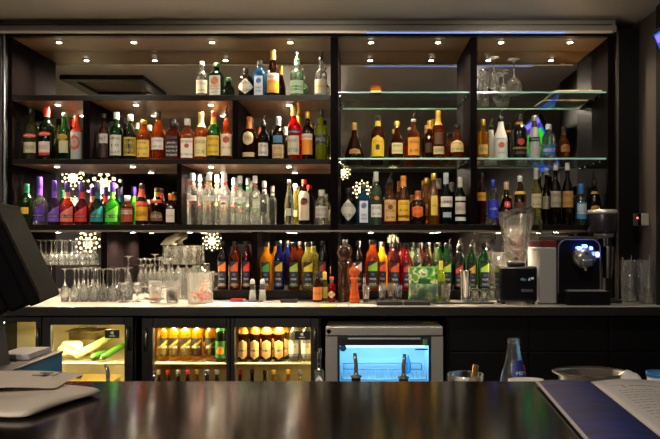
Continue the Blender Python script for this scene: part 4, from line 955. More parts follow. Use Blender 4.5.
# ------------------------------------------------------------------ coffee machine
Y = 3.94; k = Y / F
cm = thing('coffee_machine', 'black and silver capsule coffee machine with blue lit buttons', 'coffee machine', (X(575, Y), Y, CT + .0006))
cx0 = X(540.5, Y) - X(575, Y); cx1 = X(600.5, Y) - X(575, Y); cz = lambda py: Z(py, Y) - CT
D0, D1 = 0, .30
sp_ = MB().box(cx0, cx0 + .0965, .02, D1, .004, cz(247.5), .004).build('side_housing', STEEL, cm); sp_['label'] = 'brushed silver side housing'
MB().box(cx0 + .001, cx0 + .0965, .022, D1, cz(247.3), cz(240.5), .002).build('red_band', mat('5c1818', .3), cm)
MB().box(cx0 - .001, cx1, .03, D1, cz(240.2), cz(236.5), .002).build('top_plate', mat('3c3834', .3), cm)
# rounded black front
def rrect(x0, x1, z0, z1, r, n=6):
    pts = [(x0, z0), (x1, z0)]
    for c, a0 in (((x1 - r, z1 - r), 0), ((x0 + r, z1 - r), 90)):
        for i in range(n + 1): a = math.radians(a0 + 90 * i / n); pts.append((c[0] + r * math.cos(a), c[1] + r * math.sin(a)))
    return pts
fx0 = X(557, Y) - X(575, Y)
MB().prism(rrect(fx0, cx1, .004, cz(238), .055), -.005, D1 - .01, 'y').build('front_housing', mat('08080b', .35, spec=.15), cm)
ar = []
for (a, b) in rrect(fx0 + .006, cx1 - .004, .06, cz(239.5), .05)[2:]: ar.append((a, -.006, b))
MB().tube([(cx1 - .004, -.006, .06)] + ar + [(fx0 + .006, -.006, .06)], .003, 8).build('arch_trim', mat('6c6c6c', .4, .4), cm)
hx, hz = X(583, Y) - X(575, Y), cz(257)
hd = MB().lathe([(.062, 0), (.066, .008), (.064, .03), (.052, .05), (.03, .058), (.0001, .060)], 28, M=Matrix.Translation((hx, -.005, hz)) @ Matrix.Rotation(PI / 2, 4, 'X')).build('brew_head', mat('b4b4b8', .22, .85), cm)
MB().box(hx - .034, hx + .034, -.085, -.02, hz - .052, hz - .010, .010).build('capsule_lever', mat('8c8c90', .22, .85), hd)
MB().prism([(hx - .012, hz + .012), (hx + .012, hz + .012), (hx, hz + .034)], -.068, -.060, 'y').build('badge', mat('303034', .3), hd)
MB().tube([(hx, -.045, hz - .05), (hx, -.045, hz - .075)], [.012, .008], 12).build('nozzle', CHROME, hd)
BL = emit('3050ff', 14); BLW = emit('a8c4ff', 16)
for px, py in ((577, 248.3), (582.6, 246.3), (588, 248.3)):
    b_ = MB().lathe([(.0085, 0), (.0075, .003)], 16, M=Matrix.Translation((X(px, Y) - X(575, Y), -.0555, cz(py))) @ Matrix.Rotation(PI / 2, 4, 'X')).lathe([(.010, -.05), (.010, -.001)], 12, M=Matrix.Translation((X(px, Y) - X(575, Y), -.0555, cz(py))) @ Matrix.Rotation(PI / 2, 4, 'X')).build('lit_button', BL, hd)
    b_['label'] = 'blue lit button'
    MB().lathe([(.0045, .003), (.0035, .0045)], 12, M=Matrix.Translation((X(px, Y) - X(575, Y), -.0555, cz(py))) @ Matrix.Rotation(PI / 2, 4, 'X')).build('button_glow', BLW, b_)
ox, oz = X(596.7, Y) - X(575, Y), cz(254.6)
b_ = MB().box(ox - .011, ox + .011, -.014, -.005, oz - .015, oz + .015, .004).build('lit_button', BL, cm); b_['label'] = 'large blue lit power button'
MB().tube([(ox - .005, -.0155, oz - .007), (ox - .006, -.0155, oz + .004), (ox, -.0155, oz + .009), (ox + .006, -.0155, oz + .004), (ox + .005, -.0155, oz - .007), (ox - .005, -.0155, oz - .007)], .0018, 6).build('button_glow', BLW, b_)
MB().box(X(562.5, Y) - X(575, Y), X(606, Y) - X(575, Y), -.075, -.006, .002, cz(290.5), .004).build('drip_tray', mat('0a0a0d', .3, spec=.2), cm)
MB().box(X(564, Y) - X(575, Y), cx1, -.074, -.008, cz(290.5), cz(289.6)).build('drip_grid', STEEL, cm)
li = bpy.data.lights.new('button_glow_lamp', 'POINT'); li.energy = .07; li.color = (.15, .25, 1); li.shadow_soft_size = .02
o = bpy.data.objects.new('button_glow_lamp', li); col.objects.link(o); o.parent = cm; o.location = (ox - .02, -.06, oz + .01)
# ------------------------------------------------------------------ milkshake mixer
Y = 4.06; mx0 = X(603, Y)
mm = thing('drinks_mixer', 'chrome headed milkshake mixer with hanging steel cup', 'mixer', (mx0, Y, CT + .0006))
q = lambda px: X(px, Y) - mx0
z_ = lambda py: Z(py, Y) - CT
MB().lathe([(.078, z_(233)), (.082, z_(231)), (.083, z_(215)), (.080, z_(212)), (.07, z_(210.5))], 32, M=Matrix.Translation((0, .01, 0))).build('motor_head', mat('4c4a4c', .25, .8), mm)
MB().lathe([(.0845, z_(214)), (.086, z_(212.5)), (.080, z_(210))], 32, M=Matrix.Translation((0, .01, 0))).build('head_cover', mat('c0bcb4', .3, .6), mm)
MB().lathe([(.045, z_(238)), (.056, z_(236)), (.058, z_(233.2))], 28, M=Matrix.Translation((.01, .01, 0))).build('collar', STEEL, mm)
MB().box(q(609), q(616), .062, .10, .02, z_(232), .006).build('column', mat('161618', .3), mm)
MB().box(q(602.5), q(618), -.075, .11, 0, .022, .006).build('base', mat('1a1a1c', .3), mm)
MB().lathe([(.004, z_(262)), (.004, z_(238))], 8, M=Matrix.Translation((q(607.5), 0, 0))).build('spindle', CHROME, mm)
r1, r0 = 6.8 * Y / F, 4.6 * Y / F
MB().lathe([(r0 * .95, z_(278)), (r0, z_(277)), (r1, z_(247)), (r1 * 1.05, z_(246.3)), (r1 * .97, z_(246.6)), (r0 * .95, z_(276.5)), (.0001, z_(276.5))], 28, cap=False, M=Matrix.Translation((q(607.5), 0, 0))).build('mixing_cup', mat('d0d0d0', .15, 1.), mm)['label'] = 'steel mixing cup'
MB().box(q(610), q(614), .034, .066, z_(258), z_(255)).build('cup_holder', STEEL, mm)
# pitchers with utensils
def pitcher(px, w, top, Y, label):
    R = w * .5 * Y / F; H = Z(top, Y) - CT
    r = thing('clear_pitcher', label, 'pitcher', (X(px, Y), Y, CT + .0006))
    MB().lathe([(.0001, 0), (R * .80, 0), (R * .82, .003), (R, H), (R * .965, H), (R * .785, .006), (.0001, .006)], 24, cap=False).build('pitcher_wall', CLEAR, r)
    for q_ in range(3):
        a = q_ * 2.1 + .4
        MB().tube([(R * .35 * math.cos(a), R * .35 * math.sin(a), .008), (R * .62 * math.cos(a), R * .62 * math.sin(a), H * .8), (R * .72 * math.cos(a), R * .72 * math.sin(a), H * (1.0 + .06 * q_))], [.007, .004, .003], 8).build('bar_spoon', CHROME, r)
pitcher(629.5, 19, 260, 4.10, 'left clear plastic pitcher holding steel bar spoons')
pitcher(647.5, 20, 260, 3.98, 'right clear plastic pitcher with steel spoons by the wall')
# chrome box on the wall, cable box
wb = thing('wall_dispenser', 'small chrome box mounted on the wall right of the shelving', 'dispenser', (1.50, 4.04, 1.56))
bw_ = (RX1 - 1.502)
y_ = 4.04
MB().box(X(634.5, y_) - 1.50, RX1 - 1.503, .0, .02, Z(225.5, y_) - 1.56, Z(213.5, y_) - 1.56, .004).build('front_cover', mat('b8b0a4', .3, .5), wb)
MB().box(X(633.5, y_) - 1.50, X(641, y_) - 1.50, -.006, .0, Z(225.8, y_) - 1.56, Z(213.2, y_) - 1.56, .002).build('side_plate', CHROME, wb)
MB().lathe([(.006, 0), (.005, .004)], 12, M=Matrix.Translation((X(637, y_) - 1.50, -.006, Z(218, y_) - 1.56)) @ Matrix.Rotation(PI / 2, 4, 'X')).build('lamp', emit('ff6050', 2), wb)

# ------------------------------------------------------------------ stemware and board on the upper glass shelf
GZ = 2.3476
def stem(px, top, w, label, Y=4.32, fl=False):
    H = Z(top, Y) - GZ; R = w * .5 * Y / F
    pr = flute_prof(H, R, R * .95) if fl else wine_prof(H, R, R * .85, .48)
    o = glass_obj('wine_glass', inv(pr), CRYSTAL, 20); o.location = (X(px, Y), Y, GZ + .0004)
    tag(o, label, 'wine glass')
stem(514, 59.5, 15.5, 'large upturned wine glass with round bowl on the top glass shelf')
stem(503.5, 70, 11.5, 'small upturned glass left of the large round one on the top glass shelf', Y=4.42)
stem(493.5, 57.5, 11, 'tallest upturned slim glass on the top glass shelf', Y=4.33, fl=True)
stem(484.5, 70, 9.5, 'short upturned glass left of the tallest slim one on the top glass shelf', Y=4.40, fl=True)
stem(480.3, 72, 5.6, 'leftmost narrow upturned glass against the upright on the top glass shelf', Y=4.30, fl=True)
bo = thing('serving_board', 'thin pale serving boards stacked flat on the top glass shelf', 'board', (X(580, 4.36), 4.36, GZ + .0004))
MB().box(-.19, .108, -.10, .11, 0, .010, .002).build('board', mat('a89c88', .35, noise=.2, nscale=8), bo)
MB().box(-.17, .108, -.08, .11, .0105, .019, .002).build('board', mat('b0a490', .35, noise=.2, nscale=8), bo)
# ------------------------------------------------------------------ drinks inside the fridges
def fbottle(px, Yb, zs, H, w, g, cap, labels, name, label, shape='std', neck=None, group=None):
    return make_bottle(name, label, 'bottle', (X(px, Yb), Yb, zs + .0066), H, w * .5 * Yb / F, shape, g, cap, neck, labels, group=group, detail=16)
fs_z = FS
nth = ['first', 'second', 'third', 'fourth', 'fifth', 'sixth']
proto = None
for i, px in enumerate((163, 174.5, 186, 197.5, 211)):
    lab = '%s cider bottle from the left in the fridge front row, black label on yellow glass' % nth[i]
    if proto is None:
        proto = fbottle(px, 3.985, fs_z, .262, 11.4, glass('fcd440', .34, .22, 1.38), ('d8a820', .08), [(.12, .50, 'rect', 68, '16161a', '|CIDER|', 'e0dcd0', .8), (.14, .48, 'diag', 60, 'd0a030'), (.12, .42, 'diag', 60, '16161a')], 'cider_bottle', lab)
        o = proto
    else:
        o = copy_tree(proto); o.location.x = X(px, 3.985)
    tag(o, lab, 'bottle', 'front row of cider bottles'); o.rotation_euler.z = random.uniform(-.25, .25)
back = [(168.5, 4.055), (180, 4.055), (191.5, 4.055), (204, 4.055), (216, 4.06)] + [(164, 4.125), (175.5, 4.125), (187, 4.125), (199, 4.125), (211, 4.125)]
for px, yb in back:
    o = copy_tree(proto); o.location.x = X(px, yb); o.location.y = yb
    tag(o, 'cider bottle in the rows standing behind the front row in the left fridge door', 'bottle', 'rear cider bottles')
fbottle(220.6, 3.965, fs_z, .262, 10.5, 'green', ('c8d0c0', .06), [(.07, .44, 'rect', 70, '1c5c28'), (.14, .34, 'round', 40, 'e88818'), (.66, .78, 'rect', 120, '40b060')], 'soft_drink_bottle', 'green bottle with an orange on its label, last in the cider row')
gp = None
for i, px in enumerate((243.3, 255, 266.8, 279.3)):
    lab = '%s gold foiled bottle with cream oval label in the right fridge door' % nth[i]
    if gp is None:
        gp = fbottle(px, 3.975, fs_z, .258, 10.4, 'brown', ('d89018', .05), [(.05, .47, 'oval', 60, 'd8a468'), (.22, .25, 'rect', 46, '2c3c58'), (.205, .275, 'round', 13, '2870b0'), (.08, .17, 'round', 30, 'c88c50')], 'beer_bottle', lab, neck=('d89018', .60)); o = gp
    else:
        o = copy_tree(gp); o.location.x = X(px, 3.975)
    tag(o, lab, 'bottle', 'gold foiled beer bottles')
for px, yb in [(249, 4.05), (261, 4.05), (273, 4.05), (285, 4.05)]:
    o = copy_tree(gp); o.location.x = X(px, yb); o.location.y = yb
    tag(o, 'gold foiled bottle standing in the second row of the right fridge door', 'bottle', 'rear gold foiled bottles')
for i, px in enumerate((294, 306)):
    fbottle(px, 3.975, fs_z, .256, 10.2, 'clear', ('b8bcc0', .06), [(.10, .46, 'rect', 66, 'd0ccc8'), (.10, .17, 'rect', 66, '3050a0'), (.40, .46, 'rect', 66, '3a4c98'), (.18, .38, 'rect', 60, 'd8d4d0', 'ICE|', '3c4870')], 'alcopop_bottle', ['clear bottle with white and blue label right of the gold foiled ones', 'clear bottle with white and blue label, rightmost in the fridge'][i])
# lower shelf of bottles
cols = [('159', 'dark', 'c8c8c8', 'silver'), ('168', 'brown', 'b03428', 'red'), ('178', 'dark', 'd0d0d0', 'white'), ('187.5', 'brown', 'd04030', 'scarlet'), ('197', 'amber', 'd8b020', 'yellow'), ('207', 'dark', 'b8b8c0', 'grey'), ('217', 'greendark', 'c0c0b8', 'pale'),
        ('240', 'winered', 'c03020', 'red'), ('252', 'dark', '202020', 'black'), ('265', 'dark', '282420', 'dark'), ('273.5', 'gold', 'e0b020', 'yellow'), ('288', 'gold', 'd8a020', 'gold'), ('300', 'clear', 'a8a8a8', 'grey')]
for i, (px, g, c, nm) in enumerate(cols):
    fbottle(float(px), 3.985, .455, .250, 10.2, g, (c, .10), [(.1, .5, 'rect', 60, '8c7c5c')], 'beer_bottle', '%s capped bottle on the low shelf of the %s fridge door, %s from its left' % (nm, 'left' if i < 7 else 'right', (nth + ['seventh'])[i if i < 7 else i - 7]))

# vegetables
zv = .758 + .0066
def cucumber(name, label, p0, p1, r, c):
    p0, p1 = Vector(p0), Vector(p1); d = (p1 - p0); n = 12
    pts = [p0 + d * (i / n) for i in range(n + 1)]
    rs = [r * min(1, .35 + 1.6 * math.sin(PI * min(.5, i / n * 1.6)) if i < 4 else 1, .35 + (n - i) * .35) for i in range(n + 1)]
    r_ = thing(name, label, 'vegetable', tuple(p0))
    MB().tube([p - p0 for p in pts], rs, 14).build('body', mat(c, .35, noise=.3, nscale=30), r_)
    MB().sphere((0, 0, 0), r * .36, n=10, m=6).build('tip', mat('a8b868', .5), r_)
    return r_
cucumber('cucumber', 'short green courgette lying in front of the lettuce on fridge shelf', (X(92, 3.95), 3.95, zv + .022), (X(106, 4.10), 4.12, zv + .022), .021, '2c6418')
cucumber('cucumber', 'long green courgette leaning right toward the sticker in the fridge', (X(101, 3.94), 3.94, zv + .019), (X(119, 4.00), 4.11, zv + .075), .018, '34701c')
def blob(name, label, cat, cx, cy, z0, sx, sy, sz, c, amp=.25, seed=1, m=None):
    rnd = random.Random(seed); bm = bmesh.new(); bmesh.ops.create_icosphere(bm, subdivisions=4, radius=1)
    w = [(Vector((rnd.gauss(0, 1), rnd.gauss(0, 1), rnd.gauss(0, 1))) * 3.2, rnd.uniform(0, 6)) for _ in range(7)]
    zs_ = []
    for v in bm.verts:
        k_ = 1 + amp * sum(math.sin(a.dot(v.co) + p) for a, p in w) / 4
        v.co = Vector((v.co.x * sx * k_, v.co.y * sy * k_, max(v.co.z, -.75) * sz * k_)); zs_.append(v.co.z)
    mn = min(zs_)
    for v in bm.verts: v.co.z -= mn
    o = MB().bm(bm, smooth=True).build(name, m or mat(c, .5, noise=.25, nscale=18)); o.location = (cx, cy, z0); return tag(o, label, cat)
blob('lettuce_bag', 'pale bagged lettuce heaped at the left of the fridge shelf', 'vegetable', X(71, 4.02), 4.03, zv, .070, .065, .050, 'd8d0a8', .3, 3)
lk = thing('leek_bundle', 'pale wrapped bundle of leeks slanting across the fridge shelf', 'vegetable', (X(76, 4.0), 4.0, zv))
for k_ in range(4):
    a = Vector((0, -.02 + .004 * k_, .018 + .012 * (k_ % 2))); b_ = Vector((X(99 + 2.5 * k_, 4.1) - X(76, 4.0), .10 + .015 * k_, .075 + .012 * k_))
    MB().tube([a, a.lerp(b_, .3), a.lerp(b_, .65), b_], [.012, .016, .015, .020], 12).build('leek', mat(['d8dca0', 'c8d490', 'dce0b0', 'b8cc80'][k_], .45, noise=.2, nscale=25), lk)
gn = thing('steel_food_pan', 'steel food pan at the back of the vegetable fridge shelf', 'pan', (X(88, 4.22), 4.22, zv))
MB().lathe([(.0001, .095), (.085, .095), (.095, .098), (.098, .14), (.112, .142), (.112, .145), (.096, .145)], 28, e=5, cap=False, sy=.9).lathe([(.0001, 0), (.088, 0), (.098, .097)], 28, e=5, cap=False, sy=.9).build('pan', mat('c0b898', .3, .8), gn)
MB().tube([(-.05, 0, .146), (-.05, 0, .165), (.05, 0, .165), (.05, 0, .146)], .005, 8).build('lid_handle', STEEL, gn)
bt = thing('baking_tray', 'pale tray with food on the lower shelf of the vegetable fridge', 'tray', (X(92, 4.05), 4.06, .447 + .0))
MB().box(-.13, .13, -.12, .12, 0, .17, .01).build('container', mat('d8c890', .4), bt)
MB().lathe([(.03, .1705), (.125, .1705), (.14, .20), (.132, .20), (.12, .176), (.03, .176)], 28, e=5, cap=False).build('rim', mat('c8b070', .4), bt)
blob('lemon', 'yellow fruit on the low shelf at the left of the vegetable fridge', 'fruit', X(64, 3.98), 3.97, .447, .03, .03, .03, 'e0b020', .08, 5).location.z = .447
bx2 = tag(MB().box(-.04, .04, -.04, .04, 0, .19, .004).build('carton', mat('d8a828', .5)), 'yellow carton on the low shelf below the lettuce bag', 'carton'); bx2.location = (X(66, 4.09), 4.10, .447)

# ------------------------------------------------------------------ bar counter in the foreground
BT = 1.108
mC, nt, out = new_mat('bar_top')
p = nt.nodes.new('ShaderNodeBsdfPrincipled'); p.inputs['Roughness'].default_value = .105; p.inputs['Specular IOR Level'].default_value = .34
tc = nt.nodes.new('ShaderNodeTexCoord'); mp = nt.nodes.new('ShaderNodeMapping'); mp.inputs['Scale'].default_value = (3, 30, 3)
nz = nt.nodes.new('ShaderNodeTexNoise'); nz.inputs['Scale'].default_value = 3; nz.inputs['Detail'].default_value = 6
rp = nt.nodes.new('ShaderNodeValToRGB'); rp.color_ramp.elements[0].color = (*lin('120d0b'), 1); rp.color_ramp.elements[1].color = (*lin('221a15'), 1)
nt.links.new(tc.outputs['Object'], mp.inputs[0]); nt.links.new(mp.outputs[0], nz.inputs['Vector']); nt.links.new(nz.outputs['Fac'], rp.inputs[0]); nt.links.new(rp.outputs[0], p.inputs['Base Color'])
nz2 = nt.nodes.new('ShaderNodeTexNoise'); nz2.inputs['Scale'].default_value = 220; bp = nt.nodes.new('ShaderNodeBump'); bp.inputs['Strength'].default_value = .05; bp.inputs['Distance'].default_value = .002
nt.links.new(nz2.outputs['Fac'], bp.inputs['Height']); nt.links.new(bp.outputs[0], p.inputs['Normal'])
nt.links.new(p.outputs[0], out.inputs[0])
bar = thing('bar_counter', 'long dark polished wooden bar counter in the foreground', 'bar counter', (0, 1.35, 0))
MB().box(-2.6, 1.62, -.40, .35, BT - .05, BT, .006).build('countertop', mC, bar)
MB().box(-2.55, 1.60, -.22, -.17, 0, BT - .05).build('front_panel', mat('2a211c', .4), bar)
MB().box(-2.6, 1.62, .3405, .352, BT - .050, BT - .008, .002).build('edge_trim', mat('5c5650', .3, .7), bar)
ub = thing('underbar_worktop', 'steel working shelf behind the bar counter holding bottles and bowls', 'worktop', (0, 1.72, 0))
UZ = .90
MB().box(-2.5, 1.60, 0, .50, UZ - .03, UZ, .003).build('top_board', STEEL, ub)
MB().box(-2.5, 1.60, .02, .46, .10, .14).build('lower_shelf', STEEL, ub)
for xx in (-2.45, -.9, .5, 1.55):
    for yy in (.05, .44): MB().box(xx - .02, xx + .02, yy - .02, yy + .02, 0, UZ - .03).build('leg', STEEL, ub)
# speed bottles with spouts
def speed(px, top, label, c='clear', sp_='chrome', Y=1.95, H=None, tilt=.25, w=14):
    zt_ = Z(top, Y); H = zt_ - UZ; r = thing('pour_bottle', label, 'bottle', (X(px, Y), Y, UZ + .0006), random.uniform(-.3, .3))
    Hb = H - .068; R = .034
    prof = SH['tall']
    MB().lathe([(radius(prof, z) * R, z * Hb) for z, rr in prof], 20).build('glass_body', GK[c], r)
    mS = CHROME if sp_ == 'chrome' else mat('a8a8a4', .25, .8)
    MB().lathe([(.0135, Hb + .0005), (.0155, Hb + .0015), (.0155, Hb + .005), (.0075, Hb + .008), (.0062, Hb + .012), (.0058, Hb + .016)], 16).build('stopper', mS, r)
    MB().tube([(0, 0, Hb + .015), (0, 0, Hb + .036), (.002 * (1 if tilt > 0 else -1), 0, Hb + .052), (tilt * .04, 0, Hb + .068)], [.0056, .0054, .0052, .0050], 10).build('pour_tube', mS, r)
    return r
speed(319, 348.5, 'clear bottle with chrome pour spout in front of the froster left side', 'clear', 'chrome', 1.95, tilt=.06)
speed(356, 353.5, 'bottle with dark pour spout before the left of the blue window', 'dark', 'black', 1.95, tilt=-.10)
speed(403.5, 354.5, 'bottle with dark pour spout before the right of the blue window', 'dark', 'black', 1.95, tilt=.08)
speed(108, 364.5, 'bottle with black pour spout in front of the vegetable fridge', 'navy', 'black', 2.0, tilt=-.2)
speed(153, 372, 'bottle whose small spout just shows before the cider fridge left edge', 'clear', 'chrome', 2.0, tilt=.1)
speed(207, 371, 'bottle whose small spout just shows before the middle of the cider fridge', 'navy', 'chrome', 2.0, tilt=-.1)
# glass tub, straws, cola bottle, pans
def ubz(py, Y): return Z(py, Y) - UZ
Y = 1.93; R = 18 * Y / F; H = ubz(374.5, Y)
gt = thing('glass_bowl', 'clear glass bowl rim showing above the counter left of the cola bottle', 'bowl', (X(465.5, Y), Y, UZ + .0006))
MB().lathe([(.0001, 0), (R * .7, 0), (R, H), (R * .97, H + .002), (R * .94, H), (R * .66, .006), (.0001, .006)], 32, cap=False).build('bowl_wall', CRYSTAL, gt)
sw = thing('straw_tube', 'short brass coloured tube leaning in the clear glass bowl', 'tube', (X(470, Y), Y, UZ + .0075))
MB().tube([(-.012, 0, .006), (.016, 0, ubz(364, Y) - .010)], .0078, 14).build('tube', mat('b89050', .3, .8), sw)
MB().tube([(-.000, 0.0, .10), (.021, -.000, ubz(364.5, Y) - .010)], .0042, 10).build('inner_straw', mat('3090b0', .4), sw)
Y = 1.90
H = ubz(338.5, Y); R = 13.2 * Y / F
pb = make_bottle('cola_bottle', 'clear contoured glass cola bottle with blue label behind the bar counter', 'bottle', (X(513.8, Y), Y, UZ + .0006), H, R, 'cola', glass('f0f6f8', .5, .05, 1.3), None, None,
    [(.57, .80, 'rect', 48, '1c3480', '|PEPSI|', 'e8ecf4', .7)], None, 0, None, 0.5)
MB().lathe([(R * .40, H * .955), (R * .47, H * .965), (R * .47, H * .985), (R * .42, H)], 20, cap=False).build('lip', CRYSTAL, pb)
em = MB()
vs = patch(SH['cola'], R, H, .70, .76, 'round', 14, off=.0026)
o = vs.build('emblem', mat('d03040', .4), pb, recalc=False); o.rotation_euler.z = .55
# napkin dish beside it, oval steel pan, crumpled napkin, blue rimmed bowl
Y = 1.82
dish = tag(MB().lathe([(.0001, 0), (.035, 0), (.046, ubz(378, Y)), (.043, ubz(378, Y)), (.032, .005), (.0001, .005)], 28, cap=False, sy=.6).build('white_dish', WHITE), 'white dish rim below the cola bottle at the counter edge', 'dish'); dish.location = (X(524, Y), Y - .02, UZ + .0006)
Y = 1.98; R = 38 * Y / F; H = ubz(372.5, Y)
pan = thing('steel_bowl', 'wide oval stainless steel bowl behind the bar counter', 'bowl', (X(590.5, Y), Y, UZ + .0006))
MB().lathe([(.0001, 0), (R * .55, 0), (R * .72, .01), (R * .84, H - .008), (R, H), (R * .99, H + .003), (R * .82, H - .004), (R * .70, .014), (.0001, .006)], 40, cap=False, sy=.72).build('bowl_wall', mat('c8c0b4', .22, .9), pan)
MB().lathe([(R * .985, H + .0032), (R * 1.005, H + .0005), (R * 1.005, H + .004), (R * .985, H + .0045)], 40, cap=False, sy=.72).build('rim', CHROME, pan)
Y = 1.80
np_ = blob('crumpled_napkin', 'crumpled white napkin at the counter edge right of the steel bowl', 'napkin', X(633, Y), Y, UZ + .0006, .052, .030, .10, 'dcdce0', .35, 11)
ztop_ = max((v.co.z for v in np_.data.vertices)); np_.scale.z = ubz(370.5, Y) / ztop_
Y = 1.98; R = 12 * Y / F
bb = thing('mixing_bowl', 'blue rimmed bowl at the far right behind the counter', 'bowl', (X(660, Y), Y, UZ + .0006))
H = ubz(372, Y)
MB().lathe([(.0001, 0), (R * .6, 0), (R * 1.05, H - .012), (R * 1.02, H - .012), (R * .56, .006), (.0001, .006)], 32, cap=False).build('bowl_wall', mat('d8dce0', .3), bb)
MB().lathe([(R * 1.0, H - .012), (R * 1.12, H - .012), (R * 1.12, H), (R * 1.02, H)], 32, cap=False).build('rim', mat('3c80c0', .3), bb)
# ------------------------------------------------------------------ till: cabinet, monitor, papers
tz = BT + .001
cab = thing('till_cabinet', 'low till cabinet with blue side and dark top at the left', 'cabinet', (-1.25, 1.95, UZ + .0006))
X1 = -.921 + 1.25
MB().box(-.55, X1 - .006, -.19, .20, .01, tz - UZ - .008).build('body', mat('2a2a2e', .5), cab)
MB().box(X1 - .006, X1, -.19, .20, .002, tz - UZ - .008).build('side_panel', mat('2080b4', .5), cab)['label'] = 'blue side panel'
MB().box(-.552, X1 + .003, -.192, .203, tz - UZ - .0078, tz - UZ, .002).build('top_board', mat('3c3634', .35), cab)
for sx in (-.5, X1 - .05):
    for sy in (-.15, .16): MB().box(sx - .015, sx + .015, sy - .015, sy + .015, 0, .0098).build('foot', BLACK, cab)
pp = thing('paper_stack', 'stack of grey paper lying on the till cabinet', 'paper', (X(27, 2.07), 2.06, tz + .0006))
for k_ in range(3):
    MB().box(-.05 + .002 * k_, .048 - .003 * k_, -.07, .07, k_ * .0052, k_ * .0052 + .005, .001).build('paper_bundle', mat(['a8a4a8', 'b8b4b8', 'c8c4c8'][k_], .6), pp)
# till terminal
tm = thing('till_terminal', 'dark till monitor tilted back on a grey stand, seen from its edge', 'till', (-1.03, 1.93, tz + .0006))
base = Vector((-1.03, 1.93, tz + .0006))
ax = Vector((-.068, .27, 0)).normalized()                       # along the screen width, away from the camera
nrm0 = Vector((ax.y, -ax.x, 0))                                  # screen faces right
upv = (Vector((0, 0, 1)) * math.cos(.415) - nrm0 * math.sin(.415)); nrm = ax.cross(upv)
if nrm.dot(nrm0) < 0: nrm = -nrm
org = Vector((-.848, 1.915, 1.292)) - base
Ms = Matrix((( *[0] * 3, 0),) * 4); Ms = Matrix.Identity(4)
for i, v in enumerate((ax, upv, nrm)):
    for j in range(3): Ms[j][i] = v[j]
Ms.translation = org
hh = .282
MB().box(-.145, .145, 0, hh, -.030, -.001, .006, M=Ms).build('monitor_shell', mat('0a090c', .7, spec=.05), tm)
MB().box(-.128, .128, .02, hh - .018, -.0015, .0006, M=Ms).build('screen', mat('08080a', .6, spec=.03), tm)['label'] = 'switched off dark screen'
MB().box(-.12, .12, .006, hh - .012, -.085, -.0302, .01, M=Ms).build('rear_housing', mat('060508', .7, spec=.05), tm)
MB().box(-.11, .11, .012, hh - .03, -.17, -.0852, .012, M=Ms).build('rear_cover', mat('0a090c', .7, spec=.05), tm)
# stand: leaning grey column with vents
zc_ = 1.385 - base.z
st = MB().prism([(-.30, 0), (.060, 0), (.045, .10), (.018, zc_ - .02), (-.03, zc_), (-.30, zc_)], -.12, .0, 'y').build('stand', mat('4c4a52', .5), tm); st['label'] = 'grey stand with vents'
vt = MB()
for k_ in range(6): vt.box(-.04, .030, -.1215, -.1203, .018 + k_ * .0135, .025 + k_ * .0135)
vt.build('vent', mat('1c1c20', .5), st)
MB().box(-.22, -.10, -.05, .06, zc_ - .08, zc_ + .02, .008).build('tilt_joint', mat('1c1a20', .5), tm)
# ------------------------------------------------------------------ napkin cloths and menu
def cloth(name, label, cat, corners, z0, m, bot, th, nu=40, nv=30):
    """a folded cloth: corners left near, right near, right far, left far; bot/th give underside and thickness over u, v"""
    a, b, c, d = [Vector((*p, 0)) for p in corners]; cen = (a + b + c + d) / 4
    vs = []; fs = []
    for top in (0, 1):
        for j in range(nv + 1):
            for i in range(nu + 1):
                u, v = i / nu, j / nv
                eu = (abs(2 * u - 1) ** 8); ev = (abs(2 * v - 1) ** 8)
                p = (a.lerp(b, u).lerp(d.lerp(c, u), v) - cen) * (1 - .10 * abs(2 * u - 1) ** 7 * abs(2 * v - 1) ** 7)
                p.x += .006 * math.sin(5 * v + 9 * u) * abs(2 * u - 1) ** 4; p.y += .005 * math.sin(6 * u + 1) * abs(2 * v - 1) ** 4
                e_ = math.sqrt(max(0, 1 - eu)) * math.sqrt(max(0, 1 - ev))
                t = th(u, v); z = bot(u, v) + t * .5 + (t * .5 * e_ if top else -t * .5 * e_)
                vs.append((p.x, p.y, z))
    n = (nu + 1) * (nv + 1)
    for j in range(nv):
        for i in range(nu):
            q_ = j * (nu + 1) + i; fs.append((q_, q_ + nu + 1, q_ + nu + 2, q_ + 1)); q_ += n; fs.append((q_, q_ + 1, q_ + nu + 2, q_ + nu + 1))
    r = thing(name, label, cat, (cen.x, cen.y, z0))
    me = MB().add(vs, fs, True).build('cloth', m, r)
    bm = bmesh.new(); bm.from_mesh(me.data); bmesh.ops.remove_doubles(bm, verts=bm.verts, dist=.0001); bm.to_mesh(me.data); bm.free()
    return r, cen
CL = mat('cfc4b8', .8, noise=.06, nscale=60)
r1, c1 = cloth('folded_cloth', 'lower folded white bar cloth lying at the left of the counter', 'cloth', [(X(-60, 1.36), 1.36), (X(26, 1.325), 1.318), (X(106, 1.555), 1.552), (X(-20, 1.70), 1.66)], BT + .0008, CL, lambda u, v: 0, lambda u, v: .019 + .002 * math.sin(6 * u + 4 * v))
r2, c2 = cloth('folded_cloth', 'upper folded white bar cloth with small dark print', 'cloth', [(X(-58, 1.44), 1.44), (X(58, 1.49), 1.475), (X(88, 1.68), 1.655), (X(-20, 1.70), 1.69)], BT + .0225, mat('d8ccc0', .8, noise=.05, nscale=60),
    lambda u, v: .010 * max(0, math.sin(PI * (u * 1.05 - .1))) * (1 - v * .4) - .012 * max(0, (v - .92) / .08) , lambda u, v: .006)
px_, py_ = X(42, 1.575), 1.577
lg = MB()
for (dx, dy, w_, h_) in ((0, .022, .030, .006), (.004, .006, .010, .030), (-.010, -.004, .022, .0045), (.030, .010, .003, .05)):
    lg.box(px_ + dx - w_ / 2 - c2.x, px_ + dx + w_ / 2 - c2.x, py_ + dy - h_ / 2 - c2.y, py_ + dy + h_ / 2 - c2.y, .0155, .0166)
